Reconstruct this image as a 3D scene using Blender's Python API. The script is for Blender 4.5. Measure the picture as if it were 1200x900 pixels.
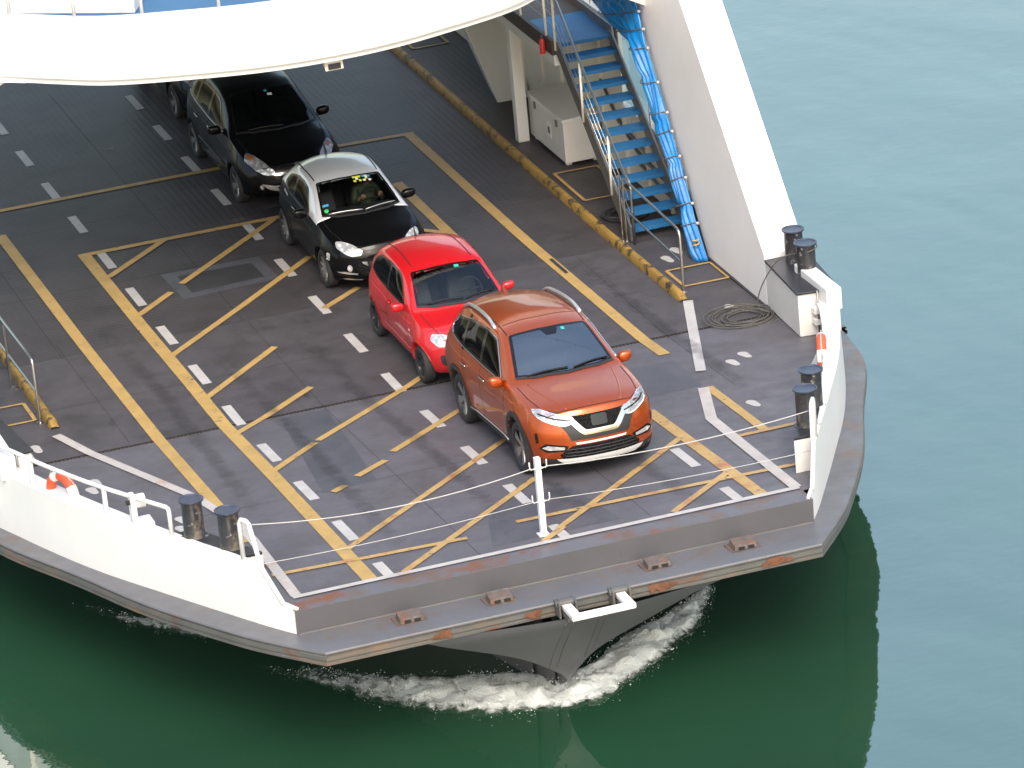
import bpy, bmesh, math, random
import numpy as np
from mathutils import Vector, Matrix
from mathutils.bvhtree import BVHTree
random.seed(7); np.random.seed(7)
for _o in list(bpy.data.objects): bpy.data.objects.remove(_o)
SC = bpy.context.scene
COL = SC.collection

# ------------------------------------------------------------------ camera
def look(az, el, roll):
    f = np.array([math.sin(az)*math.cos(el), math.cos(az)*math.cos(el), -math.sin(el)])
    r = np.cross(f, [0, 0, 1]); r /= np.linalg.norm(r); u = np.cross(r, f)
    c, s = math.cos(roll), math.sin(roll)
    return f, c*r+s*u, -s*r+c*u
_F, _R, _U = look(0.29197, 0.377387, -0.093276)
cam_data = bpy.data.cameras.new('camera'); cam = bpy.data.objects.new('camera', cam_data); COL.objects.link(cam)
M = Matrix(((_R[0], _U[0], -_F[0], -17.6269), (_R[1], _U[1], -_F[1], -56.6728), (_R[2], _U[2], -_F[2], 26.54715), (0, 0, 0, 1)))
cam.matrix_world = M
cam_data.sensor_width = 36; cam_data.lens = 5463.635/1200*36
cam_data.clip_start = 1; cam_data.clip_end = 6000
SC.camera = cam

# ------------------------------------------------------------------ light
SUN_EL, SUN_AZ = math.radians(45), math.radians(190)       # azimuth clockwise from +y
world = bpy.data.worlds.new('World'); SC.world = world; world.use_nodes = True
wn = world.node_tree.nodes; wl = world.node_tree.links
sky = wn.new('ShaderNodeTexSky'); sky.sky_type = 'NISHITA'; sky.sun_disc = False
sky.sun_elevation = SUN_EL; sky.sun_rotation = SUN_AZ
sky.air_density = 1.65; sky.dust_density = 4.0; sky.ozone_density = 1.0
wl.new(sky.outputs[0], wn['Background'].inputs['Color']); wn['Background'].inputs['Strength'].default_value = 0.15
sd = bpy.data.lights.new('sun', 'SUN'); sd.energy = .9; sd.angle = math.radians(25); sd.color = (1, .965, .92)
sun = bpy.data.objects.new('sun', sd); COL.objects.link(sun)
sdir = Vector((math.sin(SUN_AZ)*math.cos(SUN_EL), math.cos(SUN_AZ)*math.cos(SUN_EL), math.sin(SUN_EL)))
sun.rotation_euler = (-sdir).to_track_quat('-Z', 'Y').to_euler(); sun.location = sdir*80
SC.view_settings.view_transform = 'Standard'; SC.view_settings.look = 'None'
SC.view_settings.exposure = 1.24; SC.view_settings.gamma = 1.0; SC.view_settings.use_curve_mapping = False
SC.render.engine = 'CYCLES'
SC.render.resolution_x, SC.render.resolution_y = 1024, 768

# ------------------------------------------------------------------ materials
MATS = {}
def nd(nt, typ, **kw):
    n = nt.nodes.new(typ)
    for k, v in kw.items():
        if k in n.inputs: n.inputs[k].default_value = v
        else: setattr(n, k, v)
    return n
def c4(c): return (c[0], c[1], c[2], 1)
def mat(name, col, rough=.5, metal=0., coat=0., spec=.5, var=None, bump=None, layers=(), scale=(1, 1, 1), rvar=0., coatr=.03):
    """var=(scale,amount): value mottling.  layers: (colour, noise scale, threshold, softness, detail[, stretch]) worn/rust patches.  bump=(scale,strength)."""
    m = bpy.data.materials.new(name); m.use_nodes = True; nt = m.node_tree; L = nt.links
    b = nt.nodes['Principled BSDF']
    b.inputs['Base Color'].default_value = c4(col); b.inputs['Roughness'].default_value = rough
    b.inputs['Metallic'].default_value = metal; b.inputs['Coat Weight'].default_value = coat
    b.inputs['Coat Roughness'].default_value = coatr
    b.inputs['Specular IOR Level'].default_value = spec
    if not (var or bump or layers): MATS[name] = m; return m
    tc = nt.nodes.new('ShaderNodeTexCoord')
    mp = nd(nt, 'ShaderNodeMapping'); mp.inputs['Scale'].default_value = scale
    L.new(tc.outputs['Object'], mp.inputs['Vector'])
    cur = None
    if var:
        n = nd(nt, 'ShaderNodeTexNoise', Scale=var[0], Detail=6., Roughness=.65); L.new(mp.outputs[0], n.inputs['Vector'])
        mr = nd(nt, 'ShaderNodeMapRange'); mr.inputs['From Min'].default_value = .3; mr.inputs['From Max'].default_value = .7
        mr.inputs['To Min'].default_value = 1-var[1]; mr.inputs['To Max'].default_value = 1+var[1]; L.new(n.outputs[0], mr.inputs['Value'])
        hv = nd(nt, 'ShaderNodeVectorMath', operation='SCALE'); hv.inputs[0].default_value = col[:3]
        L.new(mr.outputs[0], hv.inputs['Scale']); cur = hv.outputs[0]
    for ly in layers:
        c2, s, th, soft, det = ly[:5]
        n = nd(nt, 'ShaderNodeTexNoise', Scale=s, Detail=det, Roughness=.7)
        if len(ly) > 5:
            mp2 = nd(nt, 'ShaderNodeMapping'); mp2.inputs['Scale'].default_value = ly[5]; mp2.inputs['Location'].default_value = (s*.37, s, 3.1)
            L.new(tc.outputs['Object'], mp2.inputs['Vector']); L.new(mp2.outputs[0], n.inputs['Vector'])
        else: L.new(mp.outputs[0], n.inputs['Vector'])
        mr = nd(nt, 'ShaderNodeMapRange'); mr.inputs['From Min'].default_value = th; mr.inputs['From Max'].default_value = th+soft
        L.new(n.outputs[0], mr.inputs['Value'])
        mx = nd(nt, 'ShaderNodeMix', data_type='RGBA'); mx.inputs[7].default_value = c4(c2)
        L.new(mr.outputs[0], mx.inputs[0])
        if cur is None: mx.inputs[6].default_value = c4(col)
        else: L.new(cur, mx.inputs[6])
        cur = mx.outputs[2]
    if cur is not None: L.new(cur, b.inputs['Base Color'])
    if rvar:
        n = nd(nt, 'ShaderNodeTexNoise', Scale=3., Detail=5.); L.new(mp.outputs[0], n.inputs['Vector'])
        mr = nd(nt, 'ShaderNodeMapRange'); mr.inputs['From Min'].default_value = .3; mr.inputs['From Max'].default_value = .7
        mr.inputs['To Min'].default_value = max(0, rough-rvar); mr.inputs['To Max'].default_value = rough+rvar
        L.new(n.outputs[0], mr.inputs['Value']); L.new(mr.outputs[0], b.inputs['Roughness'])
    if bump:
        n = nd(nt, 'ShaderNodeTexNoise', Scale=bump[0], Detail=4.); L.new(mp.outputs[0], n.inputs['Vector'])
        bp = nd(nt, 'ShaderNodeBump', Strength=bump[1], Distance=.02); L.new(n.outputs[0], bp.inputs['Height']); L.new(bp.outputs[0], b.inputs['Normal'])
    MATS[name] = m; return m
RUST = (.115, .044, .02); RUST2 = (.17, .068, .028)
mat('white', (.645, .638, .628), .42, var=(1.2, .03), layers=[((.62, .58, .52), 2.2, .62, .25, 6, (2.5, 2.5, .5))], bump=(1.5, .06))
mat('white_worn', (.64, .62, .59), .45, var=(1.5, .05), layers=[((.5, .43, .36), 3, .60, .2, 7, (3, 3, .5)), (RUST, 9, .72, .06, 8)], bump=(2, .08))
mat('pillar_white', (.76, .735, .72), .45, var=(.8, .04), layers=[((.52, .47, .42), 2.5, .66, .18, 8, (1.2, 2, 1)), ((.3, .26, .23), 6, .745, .03, 9, (1.5, .5, 1))], bump=(1.0, .1))
mat('black_steel', (.022, .022, .026), .42, var=(6, .3), bump=(20, .05))
mat('bollard', (.030, .030, .034), .40, var=(6, .3), layers=[((.12, .095, .075), 5, .53, .08, 8, (1, 1, .55)), ((.22, .21, .20), 8, .60, .05, 9)], bump=(16, .1), rvar=.1)
mat('bollard_top', (.035, .042, .065), .34, var=(8, .3), bump=(20, .05))
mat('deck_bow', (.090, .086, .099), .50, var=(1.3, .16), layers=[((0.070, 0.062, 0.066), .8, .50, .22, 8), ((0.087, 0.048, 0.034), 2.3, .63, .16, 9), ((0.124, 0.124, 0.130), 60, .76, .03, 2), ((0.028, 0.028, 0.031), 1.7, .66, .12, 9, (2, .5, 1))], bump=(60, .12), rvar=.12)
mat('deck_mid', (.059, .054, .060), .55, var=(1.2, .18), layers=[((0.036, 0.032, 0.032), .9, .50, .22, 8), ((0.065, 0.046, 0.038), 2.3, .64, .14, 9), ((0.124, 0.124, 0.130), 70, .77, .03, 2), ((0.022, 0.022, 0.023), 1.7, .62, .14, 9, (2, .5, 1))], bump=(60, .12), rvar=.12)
mat('deck_patch', (.066, .068, .081), .46, var=(2, .22), layers=[((0.065, 0.055, 0.050), 3, .6, .16, 8)], bump=(60, .1))
mat('patch_dark', (.030, .029, .031), .5, var=(3, .25), layers=[((0.074, 0.074, 0.074), 8, .66, .1, 8)], bump=(60, .1))
mat('yellow', (.385, .25, .085), .55, var=(3, .14), layers=[((.085, .072, .062), 10, .60, .06, 10), ((.36, .17, .07), 2.2, .62, .18, 9)], bump=(60, .1))
mat('yellow_rusty', (.39, .255, .095), .55, var=(3, .14), layers=[((.085, .072, .062), 9, .575, .06, 10), ((.30, .12, .05), 2.4, .50, .16, 9)], bump=(60, .1))
mat('kerb_yellow', (0.281, 0.170, 0.034), .55, var=(3, .2), layers=[((.035, .027, .018), 4.5, .51, .08, 10), ((.18, .09, .03), 1.5, .6, .2, 8)], bump=(40, .2))
mat('marking_white', (.40, .385, .375), .55, var=(3, .12), layers=[((.16, .15, .14), 12, .64, .05, 10)], bump=(60, .1))
mat('marking_rusty', (0.396, 0.369, 0.347), .55, var=(3, .12), layers=[((.14, .13, .12), 12, .65, .05, 10), ((.34, .19, .11), 2.3, .56, .16, 9)], bump=(60, .1))
mat('footprint', (.40, .38, .36), .55, layers=[((.16, .15, .14), 14, .60, .06, 9)])
mat('hull_grey', (.098, .097, .108), .46, var=(.9, .1), layers=[((0.118, 0.118, 0.124), 1.5, .6, .2, 8, (2, 2, .6)), ((0.062, 0.059, 0.059), 2.4, .62, .15, 8, (3, 3, .4)), (RUST, 7, .73, .05, 9)], bump=(3, .06))
mat('strake', (.108, .107, .115), .45, var=(1.0, .12), layers=[((0.136, 0.124, 0.112), 1.3, .56, .2, 8), ((.135, .078, .048), 1.7, .55, .16, 9), ((0.056, 0.053, 0.053), 4, .66, .1, 9)], bump=(5, .08), rvar=.1)
mat('strake_face', (.080, .079, .074), .5, var=(2, .16), layers=[((0.136, 0.093, 0.062), 1.8, .52, .14, 9, (.35, .35, 2)), (RUST, 2.8, .57, .08, 10, (.5, .5, 1.3)), ((0.034, 0.031, 0.031), 6, .64, .07, 9, (.4, .4, 2)), ((0.260, 0.229, 0.192), 5, .66, .06, 9, (.5, .5, 2))], bump=(9, .25))
mat('coaming', (.080, .079, .086), .48, var=(1.2, .1), layers=[((0.112, 0.077, 0.056), 1.6, .60, .18, 9, (1, 1, .5)), ((0.053, 0.050, 0.050), 3, .62, .15, 8)], bump=(4, .06))
mat('rust', RUST, .75, var=(9, .4), layers=[(RUST2, 14, .55, .12, 8), ((.08, .05, .04), 10, .62, .1, 9)], bump=(40, .4))
mat('rust_light', (.095, .075, .065), .65, var=(9, .3), layers=[((.17, .065, .028), 8, .53, .12, 8), ((.12, .115, .115), 6, .55, .1, 8)], bump=(30, .3))
mat('steel', (.52, .51, .49), .28, metal=1, var=(8, .12))
mat('grey_steel', (.20, .195, .19), .4, metal=.6, var=(5, .15))
mat('tread_blue', (.012, .105, .25), .5, var=(3, .12), layers=[((.007, .045, .11), 5, .58, .15, 8)], bump=(90, .25))
mat('deck_blue', (.035, .115, .23), .5, var=(1, .1), layers=[((.03, .09, .18), 2, .6, .2, 8)], bump=(60, .1))
mat('tarp', (.003, .15, .42), .33, var=(4, .2), bump=(7, .3))
mat('rope_white', (.42, .41, .39), .8, bump=(90, .3)); mat('rope_grey', (.085, .08, .07), .75, var=(9, .35), bump=(90, .3))
mat('buoy_orange', (.70, .085, .03), .5, var=(6, .1)); mat('buoy_white', (.75, .73, .70), .5)
mat('red', (.5, .03, .025), .45); mat('dark_floor', (.05, .043, .04), .6, var=(2, .2), bump=(50, .1))
mat('cream', (.70, .66, .58), .5, var=(1, .06), layers=[((.45, .39, .31), 3, .62, .2, 7, (3, 3, .4))])
mat('groove', (.012, .011, .011), .8); mat('chain', (.055, .038, .032), .6, metal=.4, var=(30, .5))
mat('lamp_glass', (.75, .75, .72), .15, spec=.8)
mat('sign_print', (.08, .08, .08), .6)
def glass_mat(name, tint, fres=1.5, bumpy=0):
    m = bpy.data.materials.new(name); m.use_nodes = True; nt = m.node_tree; L = nt.links; nt.nodes.clear()
    o = nt.nodes.new('ShaderNodeOutputMaterial'); mx = nt.nodes.new('ShaderNodeMixShader')
    t = nd(nt, 'ShaderNodeBsdfTransparent', Color=c4(tint)); g = nd(nt, 'ShaderNodeBsdfGlossy', Roughness=.015); g.inputs['Color'].default_value = (.95, .97, 1, 1)
    fr = nd(nt, 'ShaderNodeFresnel', IOR=fres)
    L.new(fr.outputs[0], mx.inputs[0]); L.new(t.outputs[0], mx.inputs[1]); L.new(g.outputs[0], mx.inputs[2]); L.new(mx.outputs[0], o.inputs[0])
    MATS[name] = m
glass_mat('car_glass', (.66, .72, .71), 1.55); glass_mat('car_glass_reflective', (.55, .62, .63), 3.0); glass_mat('car_glass_dark', (.05, .055, .055), 1.17); glass_mat('clear_glass', (.80, .87, .88), 1.5); glass_mat('lamp_cover', (.9, .92, .95), 1.5)

# ------------------------------------------------------------------ mesh helpers
class MB:
    def __init__(s): s.v = []; s.f = []; s.mi = []
    def add(s, vs, fs, mi=0):
        o = len(s.v); s.v += [tuple(map(float, v)) for v in vs]; s.f += [tuple(i+o for i in f) for f in fs]; s.mi += [mi]*len(fs); return s
    def box(s, a, b, mi=0):
        x0, y0, z0 = a; x1, y1, z1 = b
        return s.add([(x0, y0, z0), (x1, y0, z0), (x1, y1, z0), (x0, y1, z0), (x0, y0, z1), (x1, y0, z1), (x1, y1, z1), (x0, y1, z1)],
                     [(0, 3, 2, 1), (4, 5, 6, 7), (0, 1, 5, 4), (1, 2, 6, 5), (2, 3, 7, 6), (3, 0, 4, 7)], mi)
    def hexa(s, bot, top, mi=0):      # two rings, same count
        n = len(bot); fs = [tuple(range(n))[::-1], tuple(range(n, 2*n))]
        fs += [(i, (i+1) % n, n+(i+1) % n, n+i) for i in range(n)]
        return s.add(list(bot)+list(top), fs, mi)
    def tube(s, pts, r, n=8, mi=0, closed=False, caps=True):
        pts = [Vector(p) for p in pts]; N = len(pts); rs = r if hasattr(r, '__len__') else [r]*N
        vs = []; prev = None
        for i, p in enumerate(pts):
            if closed: t = pts[(i+1) % N]-pts[i-1]
            else: t = pts[min(i+1, N-1)]-pts[max(i-1, 0)]
            t.normalize()
            if prev is None:
                a = Vector((0, 0, 1)) if abs(t.z) < .9 else Vector((1, 0, 0)); u = t.cross(a).normalized()
            else: u = (prev-t*prev.dot(t)).normalized()
            prev = u; w = t.cross(u)
            for k in range(n):
                a = 2*math.pi*k/n; vs.append(p+(u*math.cos(a)+w*math.sin(a))*rs[i])
        fs = []
        for i in range(N if closed else N-1):
            j = (i+1) % N
            for k in range(n): fs.append((i*n+k, i*n+(k+1) % n, j*n+(k+1) % n, j*n+k))
        if caps and not closed: fs += [tuple(range(n))[::-1], tuple((N-1)*n+k for k in range(n))]
        return s.add(vs, fs, mi)
    def lathe(s, prof, c, n=24, axis='z', mi=0, caps=True):   # prof (r,h)
        vs = []
        for r, h in prof:
            for k in range(n):
                a = 2*math.pi*k/n; q = (r*math.cos(a), r*math.sin(a), h)
                if axis == 'x': q = (h, r*math.cos(a), r*math.sin(a))
                vs.append((c[0]+q[0], c[1]+q[1], c[2]+q[2]))
        fs = [(i*n+k, i*n+(k+1) % n, (i+1)*n+(k+1) % n, (i+1)*n+k) for i in range(len(prof)-1) for k in range(n)]
        if caps and prof[0][0] > 1e-4: fs.append(tuple(range(n))[::-1])
        if caps and prof[-1][0] > 1e-4: fs.append(tuple((len(prof)-1)*n+k for k in range(n)))
        return s.add(vs, fs, mi)
    def grid(s, rows, mi=0, flip=False):
        m = len(rows[0]); vs = [p for r in rows for p in r]
        fs = []
        for i in range(len(rows)-1):
            for j in range(m-1):
                q = (i*m+j, i*m+j+1, (i+1)*m+j+1, (i+1)*m+j); fs.append(q[::-1] if flip else q)
        return s.add(vs, fs, mi)
    def build(s, name, mats, parent=None, smooth=False, bevel=0, fixn=True, auto=None):
        me = bpy.data.meshes.new(name); me.from_pydata(s.v, [], s.f)
        ms = mats if isinstance(mats, (list, tuple)) else [mats]
        for m in ms: me.materials.append(MATS[m] if isinstance(m, str) else m)
        me.polygons.foreach_set('material_index', s.mi)
        if fixn:
            bm = bmesh.new(); bm.from_mesh(me); bmesh.ops.recalc_face_normals(bm, faces=bm.faces); bm.to_mesh(me); bm.free()
        if smooth: me.polygons.foreach_set('use_smooth', [True]*len(me.polygons))
        if auto: me.set_sharp_from_angle(angle=math.radians(auto))
        me.update(); o = bpy.data.objects.new(name, me); COL.objects.link(o)
        if parent: o.parent = parent
        if bevel:
            b = o.modifiers.new('bevel', 'BEVEL'); b.width = bevel; b.segments = 2; b.limit_method = 'ANGLE'
        return o
def tag(o, label=None, cat=None, group=None, kind=None):
    if label: o['label'] = label
    if cat: o['category'] = cat
    if group: o['group'] = group
    if kind: o['kind'] = kind
    return o
def empty(name, loc=(0, 0, 0), rot=(0, 0, 0)):
    e = bpy.data.objects.new(name, None); COL.objects.link(e); e.location = loc; e.rotation_euler = rot; e.empty_display_size = .3; return e
def pchip(kn):
    x = np.array([k[0] for k in kn], float); y = np.array([k[1] for k in kn], float)
    h = np.diff(x); d = np.diff(y)/h; n = len(x); m = np.zeros(n)
    for i in range(1, n-1):
        if d[i-1]*d[i] > 0:
            w1, w2 = 2*h[i]+h[i-1], h[i]+2*h[i-1]; m[i] = (w1+w2)/(w1/d[i-1]+w2/d[i])
    m[0] = d[0]; m[-1] = d[-1]
    def f(t):
        t = np.clip(np.asarray(t, float), x[0], x[-1]); i = np.clip(np.searchsorted(x, t, side='right')-1, 0, n-2)
        s = (t-x[i])/h[i]
        return (2*s**3-3*s**2+1)*y[i]+(s**3-2*s**2+s)*h[i]*m[i]+(-2*s**3+3*s**2)*y[i+1]+(s**3-s**2)*h[i]*m[i+1]
    return f
def smooth_path(pts, n=8):       # Catmull-Rom
    P = [Vector(p) for p in pts]; out = []
    for i in range(len(P)-1):
        a, b, c, d = P[max(i-1, 0)], P[i], P[i+1], P[min(i+2, len(P)-1)]
        for k in range(n):
            t = k/n; out.append(.5*((2*b)+(c-a)*t+(2*a-5*b+4*c-d)*t*t+(3*b-a-3*c+d)*t**3))
    out.append(P[-1]); return out

# ship's sheer: the fore deck climbs towards the bow
def zd(y): return .06005*max(8-y, 0)+.01266*max(13-y, 0)
def shf(y): return -.29*min(max(1-y/6., 0), 1.25)
WZ = -1.85

# ------------------------------------------------------------------ aft deck paint (fine anti-slip grid)
def aft_mat():
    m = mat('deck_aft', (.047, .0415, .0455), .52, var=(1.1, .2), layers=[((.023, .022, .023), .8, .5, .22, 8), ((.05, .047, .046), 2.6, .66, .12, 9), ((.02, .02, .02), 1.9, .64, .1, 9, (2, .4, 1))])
    nt = m.node_tree; L = nt.links; b = nt.nodes['Principled BSDF']; tc = nt.nodes.new('ShaderNodeTexCoord')
    hs = []
    for d in ('X', 'Y'):
        w = nd(nt, 'ShaderNodeTexWave', Scale=2.6, Distortion=.15); w.bands_direction = d; L.new(tc.outputs['Object'], w.inputs['Vector']); hs.append(w)
    mu = nd(nt, 'ShaderNodeMath', operation='MULTIPLY'); L.new(hs[0].outputs[1], mu.inputs[0]); L.new(hs[1].outputs[1], mu.inputs[1])
    bp = nd(nt, 'ShaderNodeBump', Strength=.32, Distance=.012); L.new(mu.outputs[0], bp.inputs['Height']); L.new(bp.outputs[0], b.inputs['Normal'])
aft_mat()
mat('slab_grey', (.17, .17, .175), .6, var=(1, .1))

# ------------------------------------------------------------------ ferry
ferry = empty('ferry', (0, 12, 0)); FI = Matrix.Translation((0, -12, 0))
tag(ferry, 'white car ferry with grey bow, open vehicle deck and yellow lane markings', 'ferry')
def fp(o, parent=None):           # a part of the ferry, given in world coordinates
    if parent is None: o.parent = ferry; o.matrix_parent_inverse = FI
    else: o.parent = parent
    return o
OUT = [(3.6, -1.35), (4.17, -.5), (4.62, .3), (5.4, 1.95), (6.1, 3.85), (6.8, 5.65), (7.1, 7.0), (7.28, 8.5), (7.3, 10), (7.3, 36)]
INN = [(3.78, -.47), (3.98, -.1), (4.25, .45), (5.03, 2.1), (5.82, 3.85), (6.5, 5.75), (6.83, 7.0), (7.02, 8.5), (7.05, 10), (7.05, 36)]
def side(lst, s, n=6):
    return [(s*p.x+shf(p.y), p.y) for p in smooth_path([(a, b, 0) for a, b in lst], n)]
def inner_x(y, s):
    pts = side(INN, 1); xs = [a-shf(b) for a, b in pts]; ys = [b for a, b in pts]
    return s*float(np.interp(y, ys, xs))+shf(y)

def deck_rows(y0, y1, step=.5):
    ys = [y0]; k = y0
    while k+step < y1-1e-6: k += step; ys.append(k)
    for br in (8., 13.):
        if y0 < br < y1: ys.append(br)
    ys = sorted(set(ys+[y1])); rows = []
    for y in ys:
        a, b = inner_x(max(y, -.45), -1)+.05, inner_x(max(y, -.45), 1)-.05
        rows.append([(a+(b-a)*t, y, zd(y)) for t in np.linspace(0, 1, 9)])
    return rows
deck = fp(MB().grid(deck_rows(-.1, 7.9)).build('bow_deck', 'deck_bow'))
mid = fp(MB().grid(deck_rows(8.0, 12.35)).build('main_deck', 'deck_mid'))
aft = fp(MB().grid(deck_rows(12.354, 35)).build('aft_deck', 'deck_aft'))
# drain groove with its chain across the deck
g = MB(); a, b = inner_x(7.95, -1)+.06, inner_x(7.95, 1)-.06
g.add([(a, 7.9, zd(7.9)), (b, 7.9, zd(7.9)), (b, 7.91, zd(7.95)-.05), (a, 7.91, zd(7.95)-.05), (a, 7.99, zd(7.95)-.05), (b, 7.99, zd(7.95)-.05), (b, 8, zd(8)), (a, 8, zd(8))], [(0, 1, 2, 3), (3, 2, 5, 4), (4, 5, 6, 7)])
groove = fp(g.build('drain_groove', 'groove', fixn=False))
g = MB(); x = a
while x < b:
    g.box((x, 7.915, zd(7.95)-.045), (x+.035, 7.985, zd(7.95)-.008)); x += .062
fp(g.build('groove_chain', 'chain'), groove)
tag(groove.children[0], kind='stuff')

# ---- deck paint: strips laid on the sheer
_lift = [0]
def strip(name, pts, w, m, parent=deck, lift=None):
    _lift[0] += 1
    z0 = .003+.0002*_lift[0] if lift is None else lift
    mb = MB(); P = [Vector((p[0], p[1], 0)) for p in pts]
    rows = []
    for i in range(len(P)):
        d1 = (P[i]-P[i-1]).normalized() if i else (P[1]-P[0]).normalized()
        d2 = (P[i+1]-P[i]).normalized() if i < len(P)-1 else d1
        t = (d1+d2).normalized(); nrm = Vector((t.y, -t.x, 0)); k = w/2/max(.4, nrm.dot(Vector((d1.y, -d1.x, 0))))
        rows.append((P[i]-nrm*k, P[i]+nrm*k))
    full = []
    for i in range(len(rows)-1):
        L_ = (P[i+1]-P[i]).length; n = max(1, int(L_/.14))
        for q in range(n+(1 if i == len(rows)-2 else 0)):
            t = q/n; full.append([rows[i][0].lerp(rows[i+1][0], t), rows[i][1].lerp(rows[i+1][1], t)])
    mb.grid([[(v.x, v.y, zd(v.y)+z0) for v in r] for r in full])
    return fp(mb.build(name, m), parent)
DK = 2.034
for row, (xr, y0, n) in enumerate(((-2.58, .2, 13), (0., .19, 14), (2.58, .2, 2))):
    for k in range(n):
        y = y0+DK*k; a_, b_ = y-.47, y+.47
        if k == 0: a_ = .06
        strip('lane_dash', [(xr, a_), (xr, b_)], .15, 'marking_rusty' if k < 1 else 'marking_white')
for pts, w, m in [
    ([(-3.92, 18.7), (-3.9, 12), (-3.87, 8.0), (-3.9, 3.9), (-3.88, 2.6)], .19, 'yellow'),
    ([(-2.86, 16.93), (-2.82, 10), (-2.82, 5), (-2.86, .08)], .21, 'yellow'),
    ([(-2.96, 16.9), (.62, 16.93)], .15, 'yellow'), ([(-5.0, 19.95), (.45, 20.03)], .15, 'yellow'),
    ([(3.9, 19.98), (3.93, 14), (3.97, 11.4), (4.0, 9.1), (4.03, 7.05)], .19, 'yellow'), ([(2.3, 20.02), (3.99, 19.93)], .15, 'yellow'),
    ([(2.92, 17.5), (2.92, 14.3)], .19, 'yellow'), ([(2.87, 4.6), (2.93, .1)], .19, 'yellow_rusty'),
    ([(4.02, 5.12), (4.0, 2.62)], .15, 'yellow')]:
    strip('lane_line', pts, w, m)
for pts in [[(-1.44, 16.9), (-2.76, 15.6)], [(.49, 16.85), (-1.75, 14.62)], [(-2.01, 14.32), (-2.76, 13.55)], [(.51, 14.72), (-2.78, 11.4)], [(-1.19, 10.9), (-2.8, 9.25)],
    [(.8, 12.85), (.01, 12.18)], [(-1.19, 8.85), (-2.75, 7.5)], [(.6, 8.45), (-1.8, 6.37)], [(-1.86, 6.3), (-2.75, 5.42)], [(.5, 6.45), (-.98, 5.16)], [(-1.19, 4.84), (-1.76, 4.40)],
    [(-2.03, 4.1), (-2.27, 3.93)], [(2.1, 15.45), (2.85, 14.6)]]:
    strip('hatch_line', pts, .125, 'yellow')
for pts in [[(.63, 4.67), (-2.8, 1.42)], [(.45, 2.72), (-2.37, .06)], [(2.82, 3.1), (.02, .45)], [(2.86, 1.25), (1.62, .12)], [(3.45, 2.66), (4.5, 2.68)], [(-4.0, 1.03), (-2.6, .93), (-1.2, .85)],
    [(-.4, 1.07), (1.45, 1.05), (3.95, .98)], [(-.32, .08), (.1, .48)]]:
    strip('hatch_line', pts, .115, 'yellow_rusty')
for pts, w, m in [([(-3.99, .0), (3.48, .03)], .12, 'marking_rusty'), ([(-5.24, 9.0), (-4.95, 8.0), (-4.07, 4.95), (-3.84, 3.4), (-3.84, 2.6), (-3.93, .03)], .15, 'marking_rusty'),
    ([(5.24, 9.25), (4.2, 5.9)], .16, 'marking_white'), ([(3.94, 5.1), (3.52, 3.65), (3.44, .05)], .17, 'marking_rusty')]:
    strip('border_line', pts, w, m)
def frame_paint(c, w=.06):
    for i in range(4): strip('hatch_frame', [c[i], c[(i+1) % 4]], w, 'yellow', aft)
frame_paint([(5.45, 16.4), (6.25, 16.4), (6.25, 14.8), (5.45, 14.8)]); frame_paint([(5.43, 10.75), (6.2, 10.75), (6.2, 9.9), (5.43, 9.9)]); frame_paint([(-6.2, 10.62), (-5.38, 10.62), (-5.38, 9.8), (-6.2, 9.8)])
frame_paint([(5.5, 26), (6.2, 26), (6.2, 24.7), (5.5, 24.7)])
def quadp(name, c, m, z0, parent=deck):
    ys = [q[1] for q in c]; mb = MB(); n = 24
    rows = []
    for i in range(n+1):
        t = i/n; r = []
        for s_ in np.linspace(0, 1, 5):
            q0 = np.array(c[0])*(1-t)+np.array(c[3])*t; q1 = np.array(c[1])*(1-t)+np.array(c[2])*t; q = q0*(1-s_)+q1*s_
            r.append((q[0], q[1], zd(q[1])+z0))
        rows.append(r)
    mb.grid(rows); return fp(mb.build(name, m), parent)
quadp('repair_patch', [(-1.95, 15.25), (-.25, 15.2), (-.22, 14.0), (-1.9, 13.9)], 'deck_patch', .0022, aft)
quadp('repair_patch', [(-1.72, 15.02), (-.45, 14.98), (-.42, 14.22), (-1.7, 14.12)], 'patch_dark', .0034, aft)
quadp('repair_patch', [(-1.98, 7.8), (-1.25, 7.8), (-1.55, 4.1), (-2.4, 4.0)], 'deck_patch', .0020)
quadp('repair_patch', [(2.35, 6.75), (4.05, 6.7), (3.98, 5.25), (2.3, 5.2)], 'deck_patch', .0024)
quadp('repair_patch', [(-.55, 2.0), (.75, 2.05), (.9, .35), (-1.0, .3)], 'deck_patch', .0026)
strip('marking_slot', [(3.985, 12.35), (3.99, 11.55)], .055, 'patch_dark', mid, .026)
for pts in [[(-1.25, 12.3), (-1.25, .1)], [(1.3, 12.3), (1.3, .1)], [(-5.6, 10.1), (5.5, 10.1)], [(-5.2, 4.1), (4.6, 4.1)], [(-4.3, 13), (-4.3, 8.1)], [(-4.35, 12.3), (-4.3, 26)], [(-1.3, 26), (-1.3, 12.4)], [(4.4, 12.3), (4.4, 5)], [(-5, 15.3), (5.1, 15.3)], [(-5, 18.5), (5.1, 18.5)], [(1.3, 26), (1.3, 12.4)]]:
    strip('plate_seam', pts, .008, 'groove', mid, .0014)
def foot(x, y, a):
    mb = MB(); n = 22; ring = []
    for k in range(n):
        t = 2*math.pi*k/n; r = .115*(1+.30*math.cos(2*t)); py, px = r*math.cos(t)*1.0, r*math.sin(t)*.85*(1+.2*math.cos(t))
        ring.append((x+px*math.cos(a)-py*math.sin(a), y+(px*math.sin(a)+py*math.cos(a))*1.25))
    mb.add([(q[0], q[1], zd(q[1])+.005) for q in ring], [tuple(range(n))]); fp(mb.build('footprint_marking', 'footprint'), deck)
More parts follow.
